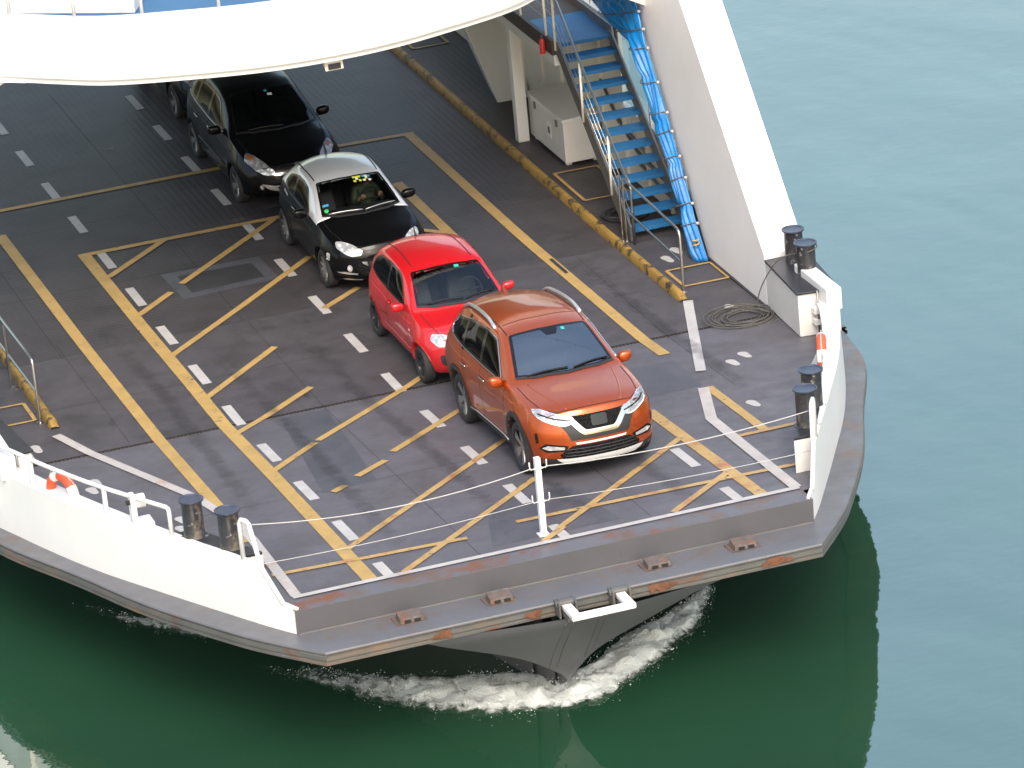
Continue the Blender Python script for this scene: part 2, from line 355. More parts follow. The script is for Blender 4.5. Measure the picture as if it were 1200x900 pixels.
for x, y in [(5.93, 11.61), (5.66, 11.3), (5.73, 8.58), (5.06, 6.25), (4.77, 6.0), (4.31, 3.95), (-5.64, 8.6), (-5.82, 8.31), (-5.2, 6.56), (-5.33, 6.22), (-4.5, 4.1), (-4.6, 3.7)]: foot(x, y, .15)

# ---- spilt salt and dust stains on the plates
def stain_mat():
    m = bpy.data.materials.new('stain'); m.use_nodes = True; nt = m.node_tree; L = nt.links; b = nt.nodes['Principled BSDF']; b.inputs['Base Color'].default_value = (.26, .24, .215, 1); b.inputs['Roughness'].default_value = .8
    tc = nt.nodes.new('ShaderNodeTexCoord'); n = nd(nt, 'ShaderNodeTexNoise', Scale=5., Detail=10., Roughness=.75); L.new(tc.outputs['Object'], n.inputs['Vector'])
    at = nd(nt, 'ShaderNodeAttribute', attribute_name='dens'); a = nd(nt, 'ShaderNodeMath', operation='ADD'); L.new(n.outputs[0], a.inputs[0]); L.new(at.outputs['Fac'], a.inputs[1])
    mr = nd(nt, 'ShaderNodeMapRange'); mr.inputs['From Min'].default_value = 1.0; mr.inputs['From Max'].default_value = 1.45; mr.inputs['To Max'].default_value = .75; L.new(a.outputs[0], mr.inputs['Value']); L.new(mr.outputs[0], b.inputs['Alpha']); MATS['stain'] = m
stain_mat()
for x, y, rx, ry, k in [(-.05, 17.15, 1.0, .38, .72), (.6, 17.5, .7, .3, .7), (-1.1, 22.2, .45, .28, .8), (-.4, 16.2, .9, .5, .5), (.0, 12.3, .6, .25, .55), (4.0, 9.9, 1.0, 1.6, .42), (-1.2, 3.3, 1.4, .9, .42), (2.9, 18.5, .8, 1.6, .42)]:
    m_ = MB(); dn = []; rows = []
    for i in range(13):
        r = []
        for j in range(13):
            u, v = i/6-1, j/6-1; q = (x+rx*u, y+ry*v); r.append((q[0], q[1], zd(q[1])+.0225)); dn.append(k*max(0, 1-math.hypot(u, v)))
        rows.append(r)
    m_.grid(rows); o = fp(m_.build('deck_stain', 'stain'), mid); o.data.attributes.new('dens', 'FLOAT', 'POINT').data.foreach_set('value', dn)

# ---- tyre marks worn along the lanes
m = MATS['stain'].copy(); m.name = 'tyre_mark'; m.node_tree.nodes['Principled BSDF'].inputs['Base Color'].default_value = (.022, .021, .022, 1); MATS['tyre_mark'] = m
for n in m.node_tree.nodes:
    if n.type == 'MAP_RANGE': n.inputs['From Min'].default_value = .55; n.inputs['From Max'].default_value = 1.35
for x, a_, b_ in [(-2.05, .3, 11.5), (-.55, .3, 11.8), (.48, .2, 5.5), (1.98, .2, 3.5), (-3.4, 3, 14), (4.45, 4, 12)]:
    m_ = MB(); dn = []; rows = []; ys = np.arange(a_, b_, .25)
    for i, y in enumerate(ys):
        r = []; e = min(1, 4*min(i, len(ys)-1-i)/len(ys))
        for j in range(7):
            u = j/3-1; xx = x+.16*u+.07*math.sin(y*.55+x); r.append((xx, y, zd(y)+.0245+.0003*abs(x))); dn.append(.27*e*(1-u*u))
        rows.append(r)
    m_.grid(rows); o = fp(m_.build('tyre_mark', 'tyre_mark'), deck); o.data.attributes.new('dens', 'FLOAT', 'POINT').data.foreach_set('value', dn)

# ---- rubbing strake all round, bow ledge included
def strake():
    oL, iL, oR, iR = side(OUT, -1), side(INN, -1), side(OUT, 1), side(INN, 1)
    O = oL[::-1]; I = iL[::-1]; n = 10
    for k in range(1, n):
        t = k/n; O.append((O[len(oL)-1][0]*(1-t)+oR[0][0]*t, -1.35)); I.append((iL[0][0]*(1-t)+iR[0][0]*t, -.47))
    O += oR; I += iR
    top = MB(); face = MB(); r1 = []; r2 = []
    for (ox, oy), (ix, iy) in zip(O, I):
        zo, zi = zd(oy)-.37, zd(iy)-.37
        d = Vector((ox-ix, oy-iy)); d.normalize()
        def q(off, dz): return (ox+d.x*off, oy+d.y*off, zo+dz)
        r1.append([(ix-d.x*.1, iy-d.y*.1, zi), (ox, oy, zo), q(.012, -.015), q(.012, -.03)])
        r2.append([q(.012, -.03), q(-.012, -.035), q(-.012, -.055), q(.022, -.065), q(.026, -.12), q(.0, -.135), q(.0, -.155), q(.012, -.165), q(.012, -.195), q(-.03, -.215), q(-.45, -.235)])
    top.grid(r1); face.grid(r2)
    t = fp(top.build('rubbing_strake', 'strake', fixn=False, smooth=True, auto=25)); fp(face.build('strake_face', 'strake_face', fixn=False, smooth=True, auto=30), t)
    return O
OUTL = strake()
for o in (bpy.data.objects['rubbing_strake'], bpy.data.objects['strake_face']):
    bm = bmesh.new(); bm.from_mesh(o.data); bmesh.ops.recalc_face_normals(bm, faces=bm.faces); bm.to_mesh(o.data); bm.free()

# ---- bow sill: sloping rim and upright face between the bulwarks
xl, xr = inner_x(-.45, -1), inner_x(-.45, 1)
rim = MB(); rim.grid([[(xl+(xr-xl)*t, -.1, zd(-.1)+.001) for t in np.linspace(0, 1, 13)], [(xl+(xr-xl)*t, -.49, zd(-.45)-.012) for t in np.linspace(0, 1, 13)]])
mat('rim', (.10, .102, .118), .45, var=(1.2, .1), layers=[((.11, .065, .042), 1.15, .46, .14, 9), ((.15, .055, .025), 1.5, .52, .09, 10), ((.07, .07, .075), 5, .68, .08, 9)], bump=(8, .1))
rimo = fp(rim.build('bow_rim', 'rim'))
f = MB(); f.grid([[(xl+(xr-xl)*t, -.49, zd(-.45)-.012) for t in np.linspace(0, 1, 13)], [(xl+(xr-xl)*t, -.475, zd(-.45)-.38) for t in np.linspace(0, 1, 13)]])
fp(f.build('bow_coaming', 'coaming'))
# weld bead where the face meets the ledge, with rust
b_ = MB(); b_.tube([(xl+.03, -.485, zd(-.47)-.362), (xr-.03, -.485, zd(-.47)-.362)], .012, 6); fp(b_.build('weld_bead', 'strake_face'))

# ---- lower hull and bow plate
h = MB(); rows = []
N = len(OUTL)
WL = [(0, .35), (.55, 2.5), (1.3, 4.5), (2.4, 7), (4.2, 11), (5.8, 16), (6.6, 24), (6.7, 36)]
for i, (ox, oy) in enumerate(OUTL):
    zo = zd(oy)-.37-.21
    if oy < -1.2:      # straight bow: behind the plate
        wx, wy = (ox+.29)*.08-.2, .5+abs(ox+.29)*.35
    else:
        wy = max(oy*1.06+2.2, .5); wx = float(np.interp(min(wy, 36), [w[1] for w in WL], [w[0] for w in WL]))*(1 if ox > 0 else -1)-.2
    d = Vector((wx-ox, wy-oy)); 
    rows.append([(ox+d.x*.02, oy+d.y*.02, zo), (ox+d.x*.5, oy+d.y*.5, zo-.03), (wx, wy, zo-.1), (wx, wy, WZ-.6)])
h.grid(rows); hull = fp(h.build('hull', 'hull_grey', smooth=True, auto=40))
Lp = smooth_path([(-2.62, -1.2, .17), (-2.2, -1.1, -.06), (-1.15, -.64, -.64), (-.58, -.31, -1.07), (-.19, -.01, -1.47), (-.10, 1.0, -2.05)], 6)
Rp = smooth_path([(2.05, -1.22, .17), (1.5, -1.1, -.03), (.82, -.79, -.44), (.15, -.45, -.89), (-.17, -.03, -1.45), (-.08, 1.0, -2.05)], 6)
pl = MB(); rows = []
for a, b in zip(Lp, Rp):
    r = []
    wdt = (b-a).length
    for t in np.linspace(0, 1, 15):
        q = a.lerp(b, t); q.y -= .07*wdt*(1-abs(2*t-1)**1.3); r.append(q)
    ba = Vector((-.15, a.y+abs(a.x)*1.0+.5, a.z+.05)); bb = Vector((-.15, b.y+abs(b.x)*1.0+.5, b.z+.05))
    rows.append([ba, a.lerp(ba, .12)+Vector((0, 0, -.02))]+r+[b.lerp(bb, .12)+Vector((0, 0, -.02)), bb])
pl.grid(rows); plate = fp(pl.build('bow_plate', 'hull_grey', smooth=True, auto=40))
pb = BVHTree.FromPolygons([tuple(v) for v in pl.v], pl.f)
for xw in (-.58, -.47, -.08, .02):
    pts = []
    for z in np.linspace(.08, -1.1 if xw < -.3 else -.98, 14):
        hit = pb.ray_cast(Vector((xw+.05*(.1-z), -4, z)), Vector((0, 1, 0)))
        if hit[0]: pts.append(hit[0])
    if len(pts) > 2: fp(MB().tube(pts, .012, 6).build('weld_seam', 'hull_grey', smooth=True))

# ---- bow fittings
def fairlead():
    z = zd(-1.35)-.37
    m_ = MB(); y1 = -1.93
    for x in (-.56, .22):
        m_.box((x-.07, -1.86, z-.07), (x+.07, -1.40, z-.0))
    m_.box((-.63, y1, z-.075), (.29, -1.83, z+.004))
    u = fp(m_.build('fairlead_bar', 'white_worn', bevel=.012))
    for x in (-.56, .22):
        k = MB()
        for dx in (-.135, .105): k.box((x+dx, -1.56, z-.17), (x+dx+.03, -1.33, z+.045))
        k.lathe([(.05, -.15), (.05, .15)], (x, -1.44, z+.0), 14, 'x')
        k.box((x-.1, -1.45, z-.01), (x+.1, -1.36, z+.055)); k.box((x-.08, -1.75, z-.15), (x+.04, -1.5, z-.09))
        fp(k.build('hinge', 'strake_face', bevel=.006), u)
fairlead()
for x in (-2.62, -1.33, .97, 2.25):
    z = zd(-.85)-.37+.004
    k = MB(); k.box((x-.2, -1.0, z-.02), (x+.24, -.66, z+.012)); o = fp(k.build('ledge_fitting', 'rust_light', bevel=.004))
    k = MB(); k.hexa([(x-.15, -.96, z+.012), (x+.19, -.96, z+.012), (x+.19, -.74, z+.012), (x-.15, -.74, z+.012)], [(x-.14, -.95, z+.08), (x+.18, -.95, z+.08), (x+.18, -.74, z+.12), (x-.14, -.74, z+.12)])
    fp(k.build('cover', 'rust_light', bevel=.006), o)
    for dx in (-.09, .05):
        k = MB(); k.box((x+dx, -.966, z+.02), (x+dx+.09, -.95, z+.06)); fp(k.build('slot', 'groove'), o)
# rust blisters on the strake face
for x, w in ((-2.3, .27), (-1.0, .24), (.9, .3), (2.55, .45), (.72, .12)):
    z = zd(-1.35)-.37; k = MB(); n = 26; ring = []
    for q in range(n):
        t = 2*math.pi*q/n; r = 1+.22*math.sin(3*t+x)+.15*math.sin(7*t+2*x); ring.append((x+w*.5*r*math.cos(t), -1.385, z-.1+.062*r*math.sin(t)))
    k.add(ring+[(x, -1.388, z-.1)], [(q, (q+1) % n, n) for q in range(n)]); fp(k.build('rust_patch', 'rust'))

# ---- bulwarks, with their plinths, bollards, rails
def bulwark(s):
    pts = [p for p in side(INN, s, 8) if p[1] < 33]
    mb = MB(); rows = []
    ex = sorted(set([p[1] for p in pts]+[-.2, .2]))
    for y in ex:
        x = inner_x(y, s); e = .05
        n = Vector((inner_x(y+e, s)-inner_x(y-e if y > -.4 else y, s), e*2 if y > -.4 else e)).normalized(); nrm = Vector((n.y, -n.x))*(1 if s < 0 else -1)   # inward
        nrm = Vector((-s*abs(nrm.x), abs(nrm.y)))
        ht = float(np.interp(y, [-.47, -.2, .2, 1.0, 40], [.015, .05, .55, .56, .56])); th = float(np.interp(y, [0, 1.4, 3.6, 6.5, 7.2, 40], [.07, .10, .26, .34, .3, .12]))
        zb, zt = zd(y)-.375, zd(y)+ht; i = Vector((x, y))+nrm*th; tx = Vector((x, y))+nrm*.03
        rows.append([(x, y, zb), (tx.x, tx.y, zt-.02), (tx.x+nrm.x*.02, tx.y+nrm.y*.02, zt), (i.x, i.y, zt), (i.x, i.y, zt-.05) if th < .15 else (i.x, i.y, zt-.1), (x+nrm.x*.09, y+nrm.y*.09, zd(y)-.02)])
    mb.grid(rows); mb.add(rows[0], [tuple(range(6))]); mb.add(rows[-1], [tuple(range(6))])
    bw = fp(mb.build('bulwark', 'white', smooth=True, auto=35))
    # plinth
    def P(y, d): return inner_x(y, s)-s*d, y
    y0, y1 = .62, 2.12; m_ = MB(); r0 = []; r1 = []
    for q, d in ((y0, .07), (y1, .07), (y1, .48), (y0, .40)):
        a = P(q, d); r0.append((a[0], a[1], zd(q)+.004)); r1.append((a[0], a[1], zd(q)+.50))
    m_.hexa(r0, r1); fp(m_.build('bollard_plinth', 'white_worn'), None)
    m_ = MB(); m_.hexa([(a-(-s)*.0, b_, c+.001) for a, b_, c in r1], [(a, b_, c+.05) for a, b_, c in r1]); fp(m_.build('plinth_top', 'black_steel', bevel=.008))
    m_ = MB(); m_.hexa([(a, b_, c) for a, b_, c in r0], [(a-s*0, b_, c+.05) for a, b_, c in r0]);
    for y in (1.80, 1.04):
        x = inner_x(y, s)-s*.25; z = zd(y)+.54
        bollard(x, y, z, .56)
    # triangular end frame
    xa, xb = inner_x(.5, s)-s*.05, inner_x(.17, s)-s*.05
    zt = zd(.4)+.56
    tri = [(xa, .52, zt-.03), (xa, .52, zt+.50), (xa+(xb-xa)*.12, .48, zt+.565), (xa+(xb-xa)*.4, .38, zt+.575), (xa+(xb-xa)*.58, .33, zt+.54), (inner_x(.16, s)-s*.05, .16, zd(.16)+.5), (inner_x(-.2, s)-s*.05, -.22, zd(-.2)+.03)]
    fp(MB().tube(tri, .034, 10).build('end_frame', 'white', smooth=True))
    # top rail
    rail = []
    for y in np.linspace(2.12, 7.6 if s < 0 else 3.0, 14): rail.append((inner_x(y, s)-s*.09, y, zd(y)+.56+.40))
    if s < 0:
        y = 2.06; rail = [(inner_x(y, s)-s*.09, y, zd(y)+.55), (inner_x(y, s)-s*.09, y, zd(y)+.89), (inner_x(2.07, s)-s*.09, 2.075, zd(y)+.94)]+rail
        ro = fp(MB().tube(rail, .032, 10).build('bulwark_rail', 'white', smooth=True))
        for y in (3.5, 5.45, 7.2):
            x = inner_x(y, s)-s*.09; fp(MB().box((x-.03, y-.04, zd(y)+.54), (x+.03, y+.04, zd(y)+.96)).build('rail_post', 'white', bevel=.01), ro)
        y = 2.86; x = inner_x(y, s)-s*.09
        k = MB(); k.box((x-.04, y-.09, zd(y)+.54), (x+.04, y+.09, zd(y)+1.0)); k.lathe([(.1, .02), (.1, .18)], (x, y, zd(y)+.88), 18, 'x'); k.box((x+.04, y-.2, zd(y)+.5), (x+.25, y+.12, zd(y)+.6))
        fp(k.build('rail_bracket', 'white_worn', bevel=.012), ro)
        fp(MB().lathe([(.036, -.03), (.036, .03)], (x-.06, y, zd(y)+.88), 14, 'x').build('bracket_hole', 'groove'), ro)
    # knee and stowage inside the thick stretch
    k = MB(); y0, y1 = 3.6, 5.0
    a0, a1 = inner_x(y0, s)-s*.2, inner_x(y1, s)-s*.28
    k.hexa([(a0-s*.28, y0, zd(y0)), (a1-s*.36, y1-.1, zd(y1)), (a1, y1, zd(y1)), (a0, y0, zd(y0))], [(a0+s*.02, y0, zd(y0)+.42), (a1+s*.0, y1, zd(y1)+.5), (a1+s*.06, y1, zd(y1)+.5), (a0+s*.05, y0, zd(y0)+.42)])
    fp(k.build('bulwark_knee', 'white_worn'))
    # side platform with bollards, and the leaning pillar above it
    m_ = MB(); b0 = [(s*6.25, 8.32), (s*6.10, 6.55), (s*6.75, 6.45), (s*6.97, 8.32)]
    m_.hexa([(a, b_, zd(b_)+.002) for a, b_ in b0], [(a, b_, .80+zd(b_)*.4) for a, b_ in b0]); pf = fp(m_.build('side_platform', 'white_worn', bevel=.01))
    m_ = MB(); b1 = [(s*6.23, 8.29), (s*6.07, 6.52), (s*6.75, 6.42), (s*6.97, 8.29)]
    m_.hexa([(a, b_, .802+zd(b_)*.4) for a, b_ in b1], [(a, b_, .842+zd(b_)*.4) for a, b_ in b1]); fp(m_.build('platform_top', 'black_steel', bevel=.008), pf)
    for z in (.28, .46):
        m_ = MB(); m_.box((s*6.4-.11, 6.36, z+.1), (s*6.4+.11, 6.50, z+.2)); fp(m_.build('bracket', 'white_worn', bevel=.01), pf)
    m_ = MB(); m_.tube([(s*6.36, 6.38, .22), (s*6.36, 6.38, .95)], .018, 8); fp(m_.build('drop_bolt', 'grey_steel', smooth=True), pf)
    m_ = MB(); m_.hexa([(s*6.13, 6.75, .45), (s*6.225, 7.95, .12), (s*6.30, 7.95, .12), (s*6.3, 6.75, .45)], [(s*6.13, 6.75, .452), (s*6.225, 7.95, .122), (s*6.3, 7.95, .122), (s*6.3, 6.75, .452)])
    for x, y in ((6.62, 7.95), (6.56, 7.28)): bollard(s*x, y, .84, .56)
    m_ = MB(); poly = [(10.95, .028), (8.325, .028), (8.325, .93), (11.9, 4.85), (14.5, 4.85)]
    m_.hexa([(s*6.25, a, b_) for a, b_ in poly], [(s*6.95, a, b_) for a, b_ in poly]); pil = fp(m_.build('pillar', 'pillar_white', bevel=.02))
    m_ = MB(); m_.box((min(s*6.21, s*6.25), 8.33, .0), (max(s*6.21, s*6.248), 10.93, .07)); fp(m_.build('skirting', 'black_steel'), pil)
    # stowage boxes on the bulwark cap
    y = 6.7; x = inner_x(y, s)-s*.22
    m_ = MB(); m_.box((x-.12, 6.15, zd(y)+.5), (x+.13, 7.5, zd(y)+.86)); fp(m_.build('cap_box', 'white', bevel=.02), bw)
    return bw
_boll = []
def bollard(x, y, z, h_):
    if not _boll:
        k = MB(); k.lathe([(.19, 0), (.19, .018), (.155, .022), (.147, .04), (.147, h_-.03), (.16, h_-.012), (.18, h_)], (0, 0, 0), 28)
        t = MB(); t.lathe([(.178, h_), (.182, h_+.006), (.182, h_+.022), (.165, h_+.022), (.15, h_+.008), (.0001, h_+.004)], (0, 0, 0), 28)
        _boll.extend([k.build('mooring_bollard', 'bollard', smooth=True, auto=40), t.build('bollard_cap', 'bollard_top', smooth=True, auto=40)])
        o, c = _boll
    else:
        o, c = _boll[0].copy(), _boll[1].copy(); COL.objects.link(o); COL.objects.link(c)
    o.parent = ferry; o.matrix_parent_inverse = FI; o.location = (x, y, z); o.rotation_euler = (0, 0, x*3+y)
    c.parent = o; c.location = (0, 0, 0)
for s in (-1, 1): bulwark(s)

# ---- kerbs and stainless guard rails
for s in (-1, 1):
    k = MB(); sec = [(5.11, 0), (5.125, .10), (5.15, .125), (5.22, .125), (5.245, .10), (5.26, 0)]
    rows = [[(s*a, y, zd(y)+b_) for a, b_ in sec] for y in (9.42, 9.7, 11, 12, 13, 16, 20, 25, 30)]
    rows.insert(0, [(s*a, 9.28, zd(9.28)+b_*.25+.002) for a, b_ in sec]); k.grid(rows)
    fp(k.build('kerb', 'kerb_yellow', smooth=True, auto=40))
    g_ = MB(); x = s*5.33
    tp = [(x, 9.67, zd(9.67)), (x, 9.67, 1.02), (x, 9.70, 1.08), (x, 9.78, 1.11)]+[(x+s*.08*t, 9.78+(12.5-9.78)*t if s > 0 else 9.78+5*t, 1.11) for t in np.linspace(0.1, 1, 6)]
    g_.tube(tp, .022, 10)
    g_.tube([(x, 9.67, .56), (x+s*.08, 12.5 if s > 0 else 14.8, .56)], .018, 8)
    for y in ((12.5, 12.72) if s > 0 else (11.4, 13.2, 14.8)): g_.tube([(x+s*.06, y, 0), (x+s*.06, y, 1.11)], .02, 8)
    ys = (9.67, 12.5) if s > 0 else (9.67, 11.4, 13.2, 14.8)
    for y in ys: g_.lathe([(.06, 0), (.06, .015), (.03, .02)], (x, y, zd(y)), 14)
    fp(g_.build('guard_rail', 'steel', smooth=True, auto=40))

# ---- stairs on the right-hand side
st = MB()
for x in (5.43, 6.40):
    pr = [(12.42, .02), (12.62, .02), (15.62, 2.42), (15.62, 2.66), (15.50, 2.66), (12.42, .28)]
    st.hexa([(x, a, b_) for a, b_ in pr], [(x+.035, a, b_) for a, b_ in pr])
stair = fp(st.build('staircase', 'grey_steel', bevel=.004))
tread_me = None
for k in range(1, 13):
    z = .2*k; y = 12.50+.255*(k-1)
    if tread_me is None:
        m_ = MB(); m_.box((5.467, 0, -.035), (6.398, .275, 0)); m_.box((5.467, -.012, -.062), (6.398, .012, .003))
        o = fp(m_.build('tread', 'tread_blue', bevel=.004), stair); tread_me = o.data; bev = True
    else:
        o = bpy.data.objects.new('tread', tread_me); COL.objects.link(o); o.parent = stair
    o.location = (0, y, z)
m_ = MB(); m_.box((5.43, 15.62, 2.54), (6.44, 17.15, 2.60)); m_.box((5.467, 15.56, 2.54), (6.398, 15.62, 2.603)); land = fp(m_.build('landing', 'tread_blue'), stair)
m_ = MB(); m_.box((5.43, 17.154, 2.54), (6.44, 24, 2.595)); fp(m_.build('upper_walkway', 'dark_floor'))
m_ = MB(); m_.box((5.36, 15.62, 2.40), (5.428, 24, 2.66)); fp(m_.build('landing_fascia', 'dark_floor'), stair)
m_ = MB(); m_.box((5.40, 15.66, 2.20), (5.50, 24, 2.395)); fp(m_.build('landing_beam', 'white'), stair)
m_ = MB(); m_.box((6.44, 15.6, 2.45), (6.49, 24, 2.75)); fp(m_.build('landing_upstand', 'grey_steel'), stair)
h_ = MB(); slope = 2.4/3.06
def noz(y): return .2+(y-12.5)*.2/.255
rp = [(5.445, 12.28, .02), (5.445, 12.28, 1.0), (5.445, 12.30, 1.06), (5.445, 12.36, 1.12)]+[(5.445, y, noz(y)+.92) for y in (12.6, 13.5, 14.5, 15.4)]+[(5.42, 15.75, 3.48), (5.40, 16.3, 3.62), (5.40, 24, 3.62)]
h_.tube(rp, .024, 10); hr = fp(h_.build('handrail', 'steel', smooth=True), stair)
for y in (13.2, 14.4, 15.6):
    m_ = MB(); m_.tube([(5.42, y, noz(y)-.14), (5.435, y, noz(y)+.9)], .024, 8); fp(m_.build('baluster', 'cream', smooth=True), stair)
for y in (15.99, 17.35, 18.7, 20.0):
    m_ = MB(); m_.tube([(5.40, y, 2.40), (5.40, y, 3.62)], .024, 8); fp(m_.build('baluster', 'cream', smooth=True), stair)
for dz in (.25, .45, .65):
    m_ = MB(); m_.tube([(5.44, 12.4, noz(12.4)+dz), (5.43, 15.6, noz(15.6)+dz), (5.40, 15.99, 2.62+dz+.1), (5.40, 24, 2.62+dz+.1)], .006, 5); fp(m_.build('rail_wire', 'steel', smooth=True), stair)
m_ = MB(); m_.tube([(6.46, 12.5, 1.05), (6.46, 15.4, noz(15.4)+.9), (6.46, 16, 3.55), (6.46, 20, 3.6)], .022, 8); m_.tube([(6.46, 12.36, .0), (6.46, 12.36, .95), (6.46, 12.5, 1.05)], .02, 8); fp(m_.build('handrail', 'steel', smooth=True), stair)
# ---- side screen: panel under the sloping rail, glazing above
def prism_x(name, poly, x0, x1, m, parent=None, bevel=0):
    k = MB(); k.hexa([(x0, a, b_) for a, b_ in poly], [(x1, a, b_) for a, b_ in poly]); return fp(k.build(name, m, bevel=bevel), parent)
scr = prism_x('side_screen', [(15.62, .02), (30, .02), (30, 2.70), (15.62, 2.70)], 6.54, 6.60, 'cream')
prism_x('lower_panel', [(12.87, .02), (15.618, .02), (15.618, 1.24), (12.87, 1.24)], 6.54, 6.60, 'cream', scr)
prism_x('screen_rail', [(12.82, 1.242), (15.62, 1.242), (15.62, 1.33), (12.82, 1.33)], 6.50, 6.62, 'white', scr, .01)
prism_x('screen_rail', [(15.6, 2.702), (30, 2.702), (30, 2.78), (15.6, 2.78)], 6.50, 6.62, 'white', scr, .01)
prism_x('screen_post', [(12.80, .02), (12.865, .02), (12.865, 1.242), (12.80, 1.242)], 6.51, 6.62, 'white', scr, .01)
py = [12.86, 14.2, 15.57, 16.9, 18.3, 19.8, 21.5]
def zr_(y): return 1.33 if y < 15.6 else 2.78
for a, b_ in zip(py[:-1], py[1:]):
    z0 = zr_(a+.1)
    fp(MB().add([(6.56, a+.035, z0), (6.56, a+.035, 4.72), (6.56, b_-.035, 4.72), (6.56, b_-.035, z0)], [(0, 1, 2, 3)]).build('pane', 'clear_glass', fixn=False), scr)
for y in py: prism_x('mullion', [(y-.033, zr_(y)), (y+.033, zr_(y)), (y+.033, 4.74), (y-.033, 4.74)], 6.53, 6.60, 'cream', scr)
for y in np.arange(13.3, 24, 1.1): prism_x('stiffener', [(y-.03, .03), (y+.03, .03), (y+.03, zr_(y)-.12), (y-.03, zr_(y)-.12)], 6.48, 6.538, 'cream', scr)
for k in range(3): fp(MB().tube([(6.5, 12.4+.9*k, .3+.22*k), (6.5, 14.0+.9*k, .36+.3*k), (6.5, 15+.8*k, .5+.5*k)], .03, 8).build('pipe', 'grey_steel', smooth=True), scr)
# ---- post and leaning pylon under the walkway
m_ = MB(); m_.box((5.47, 18.36, 0), (5.68, 18.55, 2.4)); fp(m_.build('support_post', 'white', bevel=.012))
for s in (-1, 1):
    m_ = MB(); m_.hexa([(s*5.86, 20.72, 0), (s*6.5, 20.72, 0), (s*6.5, 21.5, 0), (s*5.98, 21.5, 0)], [(s*5.30, 23.2, 3.2), (s*6.3, 23.2, 3.2), (s*6.3, 24.6, 3.2), (s*5.45, 24.6, 3.2)]); fp(m_.build('support_pylon', 'white', bevel=.015))
# ---- upper deck: curved fascia, slab, blue floor, rail posts, white deckhouse edge
AR = [(0, 10.13), (1.05, 10.22), (2.13, 10.52), (3.26, 10.95), (4.05, 11.55), (5.0, 12.4), (5.8, 13.2), (6.35, 13.9)]
ap = smooth_path([(-a, b_, 0) for a, b_ in AR[:0:-1]]+[(a, b_, 0) for a, b_ in AR], 6)
m_ = MB(); m_.grid([[(p.x, p.y+.07, 4.78), (p.x, p.y+.07, 4.87), (p.x, p.y, 4.88), (p.x, p.y-.015, 4.91), (p.x, p.y-.02, 5.4), (p.x, p.y-.015, 5.87), (p.x, p.y, 5.90), (p.x, p.y+.10, 5.90), (p.x, p.y+.12, 5.5)] for p in ap])
fas = fp(m_.build('upper_deck_fascia', 'white', smooth=True, auto=35))
ring = [(p.x, p.y+.071) for p in ap]+[(6.9, 14.6), (6.9, 34), (-6.9, 34), (-6.9, 14.6)]
ring = [(p.x, p.y+.071) for p in ap if abs(p.x) < 4.75]; ring += [(4.8, 34), (-4.8, 34)]
m_ = MB(); m_.hexa([(a, b_, 4.78) for a, b_ in ring], [(a, b_, 5.2) for a, b_ in ring]); fp(m_.build('upper_deck_slab', 'slab_grey'))
for s in (-1, 1):
    m_ = MB(); m_.hexa([(s*4.4, 12.1, 4.72), (s*6.9, 14.3, 4.72), (s*6.9, 15.3, 4.72), (s*4.4, 13.1, 4.72)], [(s*4.4, 12.1, 5.5), (s*6.9, 14.3, 5.5), (s*6.9, 15.3, 5.5), (s*4.4, 13.1, 5.5)]); fp(m_.build('portal_beam', 'white'))
ring2 = [(p.x, p.y+.122) for p in ap if abs(p.x) < 4.75]+[(4.78, 33), (-4.78, 33)]
m_ = MB(); m_.hexa([(a, b_, 5.201) for a, b_ in ring2], [(a, b_, 5.55) for a, b_ in ring2]); fp(m_.build('upper_deck_floor', 'deck_blue'))
for k in range(3, len(ap)-1, 6):
    p = ap[k]; fp(MB().tube([(p.x, p.y+.05, 5.88), (p.x, p.y+.05, 6.75)], .028, 8).build('rail_post', 'white', smooth=True), fas)
fp(MB().tube([(p.x, p.y+.05, 6.75) for p in ap], .03, 8).build('fascia_rail', 'white', smooth=True), fas)
m_ = MB(); m_.hexa([(-2.55, 12.0, 5.552), (-6.2, 14.4, 5.552), (-6.2, 16.5, 5.552), (-1.6, 14, 5.552)], [(-2.55, 12.0, 5.78), (-6.2, 14.4, 5.78), (-6.2, 16.5, 5.9), (-1.6, 14, 5.9)]); dh = fp(m_.build('deckhouse', 'white', bevel=.02))
m_ = MB(); m_.hexa([(-3.6, 13.2, 5.8), (-6.2, 15, 5.8), (-6.2, 18, 5.8), (-1.8, 15, 5.8)], [(-3.6, 13.3, 7.6), (-6.2, 15, 7.6), (-6.2, 18, 7.6), (-1.8, 15, 7.6)]); fp(m_.build('deckhouse_wall', 'white', bevel=.02), dh)
# knee between fascia and left pillar
for s in (-1, 1):
    m_ = MB(); m_.hexa([(s*4.1, 11.68, 4.79), (s*6.3, 13.2, 4.79), (s*6.3, 14.2, 4.79), (s*4.3, 12.4, 4.79)], [(s*4.7, 12.2, 4.76), (s*6.3, 13.2, 3.75), (s*6.3, 14.2, 3.75), (s*4.8, 12.7, 4.76)]); fp(m_.build('pillar_knee', 'white'))
# floodlight below the fascia
m_ = MB(); m_.hexa([(-.02, 10.36, 4.58), (.28, 10.36, 4.58), (.26, 10.62, 4.66), (.0, 10.62, 4.66)], [(-.02, 10.40, 4.80), (.28, 10.40, 4.80), (.26, 10.62, 4.80), (.0, 10.62, 4.80)]); fl = fp(m_.build('floodlight', 'cream', bevel=.01))
m_ = MB(); m_.box((.03, 10.345, 4.60), (.23, 10.365, 4.69)); fp(m_.build('lamp_glass', 'black_steel'), fl)

